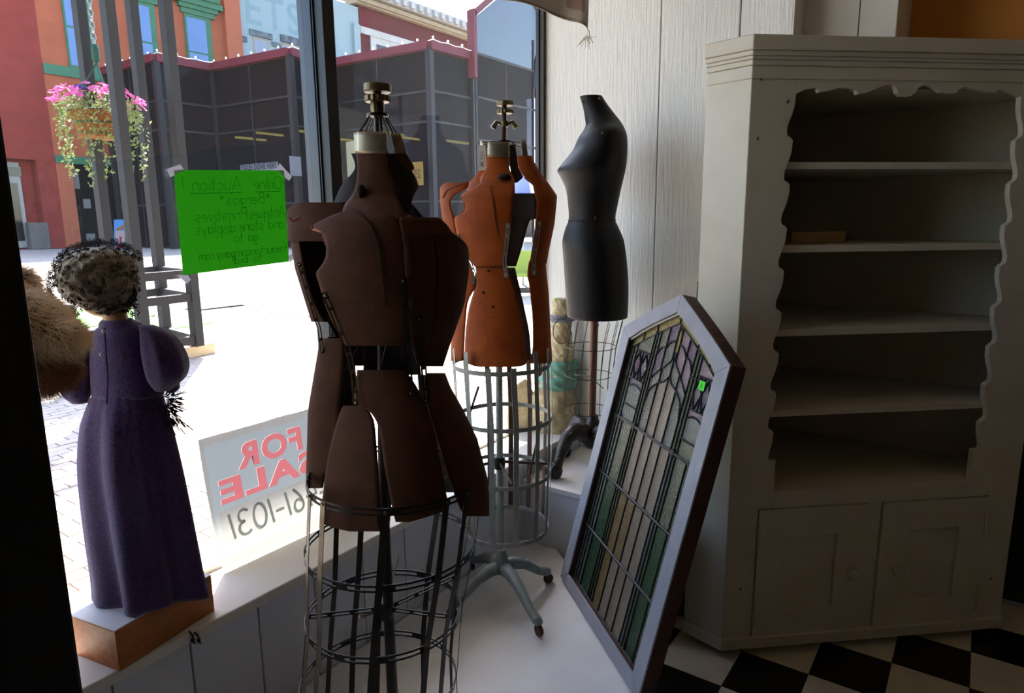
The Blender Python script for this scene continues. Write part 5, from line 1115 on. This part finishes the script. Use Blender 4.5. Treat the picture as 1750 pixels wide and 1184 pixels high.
GL = {'O': ([circ(.4, .5, .4, 90, 450, 16, .5)], .9), 'n': ([[(0, .55), (0, 0)], circ(.2, .35, .2, 180, 0, 8) + [(.4, 0)]], .55), 'l': ([[(0, 1), (0, 0)]], .18), 'i': ([[(0, .5), (0, 0)], [(0, .72), (.02, .76)]], .18),
      'e': ([[(0, .28), (.4, .28)] + circ(.2, .27, .2, 0, 300, 10, .27)], .52), 'A': ([[(0, 0), (.35, 1), (.7, 0)], [(.12, .35), (.58, .35)]], .82), 'u': ([[(0, .55), (0, .2)] + circ(.2, .2, .2, 180, 360, 8) + [(.4, .55), (.4, 0)]], .55),
      'c': ([circ(.22, .27, .22, 50, 310, 10, .27)], .5), 't': ([[(.15, .9), (.15, .08), (.28, 0)], [(0, .58), (.32, .58)]], .42), 'o': ([circ(.22, .27, .22, 90, 450, 12, .27)], .56), '!': ([[(0, 1), (0, .25)], [(0, .05), (.02, 0)]], .2),
      '*': ([[(.2, .9), (.2, .4)], [(0, .78), (.4, .52)], [(0, .52), (.4, .78)]], .55), 'B': ([[(0, 0), (0, 1)] + circ(.1, .76, .34, 90, -90, 8, .24) + circ(.1, .26, .4, 90, -90, 8, .26) + [(0, 0)]], .65), 'r': ([[(0, .55), (0, 0)], circ(.2, .35, .2, 180, 50, 6)], .4),
      'g': ([circ(.2, .27, .2, 90, 450, 10, .26), [(.4, .54), (.4, -.15)] + circ(.2, -.15, .2, 0, -150, 6)], .56), "'": ([[(0, 1), (-.03, .8)]], .16), 's': ([circ(.17, .41, .15, 50, 250, 7, .13) + circ(.17, .14, .17, 90, -150, 7, .14)], .46),
      'q': ([circ(.2, .27, .2, 90, 450, 10, .26), [(.4, .54), (.4, -.3), (.5, -.22)]], .58), 'P': ([[(0, 0), (0, 1)] + circ(.1, .74, .36, 90, -90, 8, .26) + [(0, .48)]], .6), 'm': ([[(0, .55), (0, 0)], circ(.16, .38, .16, 180, 0, 6) + [(.32, 0)], circ(.48, .38, .16, 180, 0, 6) + [(.64, 0)]], .8),
      'v': ([[(0, .55), (.2, 0), (.4, .55)]], .52), 'a': ([circ(.2, .27, .2, 60, 420, 10, .26), [(.4, .55), (.4, 0)]], .55), 'd': ([circ(.2, .27, .2, 60, 420, 10, .26), [(.4, 1), (.4, 0)]], .56), 'p': ([circ(.2, .27, .2, 120, 480, 10, .26), [(0, .55), (0, -.4)]], .56),
      'y': ([[(0, .55), (.2, .05)], [(.42, .55), (.12, -.35)]], .54), '.': ([[(0, .03), (.02, 0)]], .18), ':': ([[(0, .4), (.02, .38)], [(0, .06), (.02, .04)]], .2), 'f': ([[(.35, .95), (.2, 1), (.14, .8), (.14, 0)], [(0, .55), (.32, .55)]], .42), 'x': ([[(0, .55), (.38, 0)], [(.38, .55), (0, 0)]], .5),
      'b': ([[(0, 1), (0, 0)], circ(.2, .27, .2, 180, 540, 10, .26)], .56), ' ': ([], .4), '-': ([[(0, .4), (.3, .4)]], .45), '3': ([circ(.18, .75, .2, 140, -90, 8, .24) + circ(.18, .26, .24, 90, -140, 8, .27)], .6), '1': ([[(.1, 1), (.02, 0)]], .26), '9': ([circ(.2, .72, .2, 0, 360, 10, .26), [(.4, .74), (.3, 0)]], .6),
      '4': ([[(.1, 1), (0, .45), (.45, .48)], [(.38, 1), (.3, 0)]], .6), '6': ([[(.35, 1), (.1, .6)] + circ(.22, .26, .2, 150, 510, 10, .26)], .6), '0': ([circ(.24, .5, .24, 90, 450, 14, .5)], .65), '(': ([circ(.3, .5, .3, 120, 240, 6, .6)], .3), ')': ([circ(-.1, .5, .3, 60, -60, 6, .6)], .34)}
def write(par, text, org, ux, uz, size, m, r, name='handwriting', sx=1.0, width=None):
    tot = sum(GL[ch][1] for ch in text)
    if width: sx = width / (tot * size)
    mb = MB(); x = 0
    for ch in text:
        for pl in GL[ch][0]:
            pts = [org + ux * ((x + px) * size * sx) + uz * (py * size) for px, py in pl]; mb.tube(pts, r, 4)
        x += GL[ch][1]
    return mb.build(name, m, par)
def sp(s, t):      # point on the green sign: s to the right seen from inside, t up
    return cs[3].lerp(cs[2], s).lerp(cs[0].lerp(cs[1], s), t) + Vector((0, -0.0012, 0))
for txt, s1, s0, t, size in (('Online', .97, .68, .80, .036), ('Auction', .57, .12, .80, .036), ('!', .06, .03, .80, .036), ("*Bergo's*", .84, .34, .655, .03), ('Antiques', .98, .62, .50, .032), ('Primitives', .60, .13, .50, .032), ('and store displays.', .96, .11, .375, .032), ('go to:', .69, .44, .265, .03), ('foxauctioncompany.com', .98, .13, .12, .026), ('to bid!', .72, .42, .045, .024)):
    a, b = sp(s1, t), sp(s0, t); write(gs, txt, a, (b - a).normalized(), Vector((0, 0, 1)), size, 'pencil', 0.0007, width=(b - a).length)
for s1, s0 in ((.95, .70), (.57, .11)): MB().tube([sp(s1, .775), sp(s0, .775)], 0.0009, 4).build('underline', 'pencil', gs)

# for sale sign of curved translucent plastic leaning on the glass
mat('sign_white', (158, 156, 150), 0.5, trans=0.5); mat('sign_grey', (132, 138, 139), 0.5, trans=0.75); mat('sign_red', (172, 96, 98), 0.5, trans=0.75); mat('sign_ink', (214, 218, 218), 0.6, trans=0.9)
TLs = at_y(340, 754, 1.672); BLs = at_z(372, 966, ZS); wS = 0.60; hS = TLs.z - ZS
def fs(s, t, l=0.0):      # s across from the left edge (m), t height 0..1; the sheet bows at its foot
    bow = 0.035 * (1 - t) ** 2.2; x = TLs.x + 0.016 * (1 - t) ** 1.5 + s
    return Vector((x, 1.676 - bow - 0.015 * math.sin(math.pi * t) * 0.4 - l, ZS + 0.002 + hS * t))
fsn = thing('for_sale_sign', 'translucent FOR SALE sign seen from behind, standing on the window sill', 'sign', fs(wS / 2, 0))
NT = [i / 12 for i in range(13)]
def sheet(name, s0, s1, t0, t1, m, l, solid=0.0012, n=12, par=None): return MB().grid([[fs(s0 + (s1 - s0) * i / n, t0 + (t1 - t0) * j / 10, l) for i in range(n + 1)] for j in range(11)]).build(name, m, par or fsn, solid=solid)
def holed(rect, words):      # flat printed field with letter-shaped openings, and the letters that fill them
    cu = bpy.data.curves.new('print', 'CURVE'); cu.dimensions = '2D'; cu.fill_mode = 'BOTH'; cu.resolution_u = 3; fills = []
    def poly(pts):
        sp_ = cu.splines.new('POLY'); sp_.points.add(len(pts) - 1); sp_.use_cyclic_u = True
        for q_, (x_, y_) in zip(sp_.points, pts): q_.co = (x_, y_, 0, 1)
    for (x0, y0, x1, y1) in rect: poly([(x0 + (x1 - x0) * k / 8, y0) for k in range(9)] + [(x1, y0 + (y1 - y0) * k / 8) for k in range(1, 9)] + [(x1 + (x0 - x1) * k / 8, y1) for k in range(1, 9)] + [(x0, y1 + (y0 - y1) * k / 8) for k in range(1, 8)])
    for txt_, size_, sc_x, y_, bold_, wd_ in words:
        vs, fc = text_mesh(txt_, size_, bold_); lo_, hi_ = min(v.x for v in vs), max(v.x for v in vs); sx_ = wd_ / (hi_ - lo_); sc_x += (lo_ + hi_) / 2 * sx_; P = [(sc_x - v.x * sx_, y_ + v.y) for v in vs]; fills.append((P, fc))
        from collections import Counter
        ec = Counter(tuple(sorted(e)) for f in fc for e in zip(f, f[1:] + f[:1])); nb_ = {}
        for (k1, k2), n_ in ec.items():
            if n_ == 1: nb_.setdefault(k1, []).append(k2); nb_.setdefault(k2, []).append(k1)
        seen = set()
        for st_ in nb_:
            if st_ in seen: continue
            loop = [st_]; seen.add(st_); cur = st_
            while True:
                nx = [k for k in nb_[cur] if k not in seen]
                if not nx: break
                cur = nx[0]; seen.add(cur); loop.append(cur)
            if len(loop) > 2: poly([P[i] for i in loop])
    o = bpy.data.objects.new('print', cu); COL.objects.link(o); dg = bpy.context.evaluated_depsgraph_get(); me = bpy.data.meshes.new_from_object(o.evaluated_get(dg))
    vs = [v.co.copy() for v in me.vertices]; fc = [tuple(p.vertices) for p in me.polygons]; bpy.data.objects.remove(o); bpy.data.meshes.remove(me); bpy.data.curves.remove(cu)
    return vs, fc, fills
gx0, gx1, gy0, gy1 = 0.012, wS - 0.012, 0.10 * hS, 0.94 * hS; nx0, nx1, ny0, ny1 = 0.022, wS - 0.05, 0.175 * hS, 0.44 * hS
for s0, s1, t0, t1 in ((0, gx0, 0, 1), (gx1, wS, 0, 1), (gx0, gx1, 0, 0.10), (gx0, gx1, 0.94, 1)): sheet('margin', s0, s1, t0, t1, 'sign_white', 0, 0)
vs, fc, fills = holed([(gx0, gy0, gx1, gy1), (nx0, ny0, nx1, ny1)], [('FOR', 0.096, 0.212, 0.705 * hS, 0.004, 0.222), ('SALE', 0.09, 0.2, 0.495 * hS, 0.004, 0.33)])
MB().add([fs(v.x, v.y / hS) for v in vs], fc).build('printed_ground', 'sign_grey', fsn)
for P, f in fills: MB().add([fs(x_, y_ / hS, 0.0006) for x_, y_ in P], f).build('lettering', 'sign_red', fsn)
sheet('number_panel', nx0, nx1, ny0 / hS, ny1 / hS, 'sign_white', 0, 0)
mb = MB(); x = 0; txt = '319-461-1031'; tot = sum(GL[c][1] for c in txt); kx = 0.47 / tot
for ch in txt:
    for pl in GL[ch][0]: mb.tube([fs(0.035 + 0.47 - (x + px) * kx, 0.21 + py * 0.19, 0.0010) for px, py in pl], 0.0042, 4)
    x += GL[ch][1]
mb.build('handwritten_number', 'sign_ink', fsn)

# two small hooks under the sill
for x, nm in ((327, 'left'), (337, 'right')):
    a = at_y(x - 4 if nm == 'left' else x - 8, 1078, YF - 0.006)
    hk = thing('cup_hook', 'small rusty hook under the sill nearest the wooden box' if nm == 'left' else 'small rusty hook under the sill, right one of the pair', 'hook', at_y(x, 1100, YF - 0.006), 'hooks under the sill')
    q = at_y(x, 1090, YF - 0.012); MB().tube([a, (a + q) / 2 + Vector((0, -0.012, 0.002)), q + Vector((0, -0.008, 0)), q + Vector((0.002, -0.004, -0.012)), q + Vector((0.006, -0.004, -0.016))], 0.0022, 6).build('wire', 'rust', hk); MB().ball(q + Vector((0, -0.006, -0.004)), 0.005, 8, 6).build('knot', 'rust', hk)

# ================================================================== carved figure in the window corner
mat('straw_carving', (208, 192, 154), 0.8, (160, 136, 94), 26, (1, 1, 1.5), 0.8, 40, sharp=0.4, detail=8); mat('teal_paint', (112, 158, 138), 0.7, (92, 134, 116), 14, bump=0.4); mat('grey_cloth', (140, 140, 146), 0.8, (116, 116, 124), 14, bump=0.3); mat('dark_wire', (70, 58, 44), 0.5)
cfp = at_d(945, 746, 3.0); cfp = Vector((min(cfp.x, 2.56), 1.575, ZS)); DC = cfp.dot(E2)
cf = thing('carved_figure', 'rough straw coloured carved figure with a teal band in the window corner', 'figurine', cfp)
def rough(t, k): return 1 + 0.06 * math.sin(4 * t + 13 * k) + 0.05 * math.sin(9 * t - 22 * k)
def cfb(name, rows, m, b=0.9): return blob(rows, DC, b, n=32, m=26, fold=rough).build(name, m, cf, smooth='auto')
cfb('body', [(606, 934, 978), (640, 928, 976), (660, 916, 978), (690, 908, 980), (720, 906, 980), (742, 908, 978)], 'straw_carving')
cfb('chest', [(556, 942, 974), (580, 940, 978), (606, 938, 980), (625, 936, 978)], 'straw_carving')
cfb('teal_band', [(614, 932, 984), (626, 929, 986), (636, 930, 984), (644, 924, 984), (655, 918, 985), (661, 916, 984)], 'teal_paint')
cfb('head', [(510, 946, 974), (522, 944, 976), (540, 943, 977), (556, 944, 976), (566, 946, 972)], 'straw_carving')
cfb('hat_brim', [(537, 943, 978), (541, 940, 982), (546, 940, 982), (550, 943, 978)], 'grey_cloth')
MB().tube([at_d(960 + 15 * math.sin(t * math.pi / 9), 566 + 21 * math.cos(t * math.pi / 9), DC - 0.055) for t in range(18)], 0.0022, 5, close=True).build('wire_loop', 'dark_wire', cf)
MB().obox(at_d(948, 512, DC - 0.02), E1 * 0.026, E2 * 0.014, Vector((0, 0, 0.004))).build('price_tag', 'tag_green', cf)
wg = [at_d(x, y, DC - 0.02) for x, y in ((868, 668), (898, 648), (912, 672), (914, 736), (900, 744), (866, 736))]
MB().prism(wg, E2 * 0.025).build('side_plank', 'straw_carving', cf, bevel=0.004)

# ================================================================== cloth banner at the top
mat('canvas', (206, 198, 184), 0.85, (190, 182, 168), 8, (1, 1, 1), 0.15, 60, trans=0.25); mat('banner_print', (196, 168, 158), 0.9, trans=0.2); mat('banner_line', (182, 172, 156), 0.9, trans=0.2); mat('string', (226, 220, 204), 0.9); mat('cord', (110, 100, 88), 0.8)
DV = 2.30
edge = [(780, -30), (830, -8), (860, 0), (892, 8), (922, 16), (950, 25), (975, 35), (992, 43), (1003, 51)]
def bn_pt(k, t):      # k along the lower edge, t upward
    x, y = smooth_rows(edge, 25)[k]; dd = DV + (x - 900) / FPX * 0.9
    p = at_d(x, y, dd); return p + Vector((0, 0, 0.42 * t)) + E2 * (0.02 * math.sin(k * 0.5) * (1 - t)) + E1 * 0.015 * t
bz = thing('canvas_banner', 'beige canvas banner hanging from above near the window corner', 'banner', bn_pt(12, 0))
MB().grid([[bn_pt(k, t / 6) for k in range(25)] for t in range(7)]).build('canvas', 'canvas', bz, smooth=True, solid=0.002)
def bpatch(name, k0, k1, t0, t1, m): MB().grid([[bn_pt(k, t0 + (t1 - t0) * j / 4) - E2 * 0.004 for k in range(k0, k1)] for j in range(5)]).build(name, m, bz, solid=0.0006)
bpatch('printed_patch', 17, 23, 0.09, 0.4, 'banner_print'); bpatch('hem', 0, 25, 0.0, 0.02, 'banner_line')
for k in (0, 12, 24): a = bn_pt(k, 1); MB().tube([a, Vector((a.x, a.y, 3.45))], 0.003, 6).build('hanging_cord', 'cord', bz)
a = at_d(1003, 51, DV + 0.08); MB().tube([a + Vector((0, 0, 0.008)), a + E1 * 0.008 + Vector((0, 0, -0.006)), a + E1 * 0.01 + Vector((0, 0, -0.022)), a + E1 * 0.002 + Vector((0, 0, -0.026))], 0.0012, 5).build('loop', 'cord', bz)
tas = MB(); c = a + Vector((0, 0, -0.028)); rt_ = random.Random(4)
for k in range(46):
    d = Vector((rt_.gauss(0, 1), rt_.gauss(0, 1), rt_.gauss(-0.3, 0.8))) * 0.012; tas.tube([c, c + d * 0.6 + Vector((0, 0, 0.003)), c + d * 1.2 + Vector((0, 0, -0.006))], 0.0009, 4)
tag(tas.build('tassel', 'string', bz), kind='stuff')
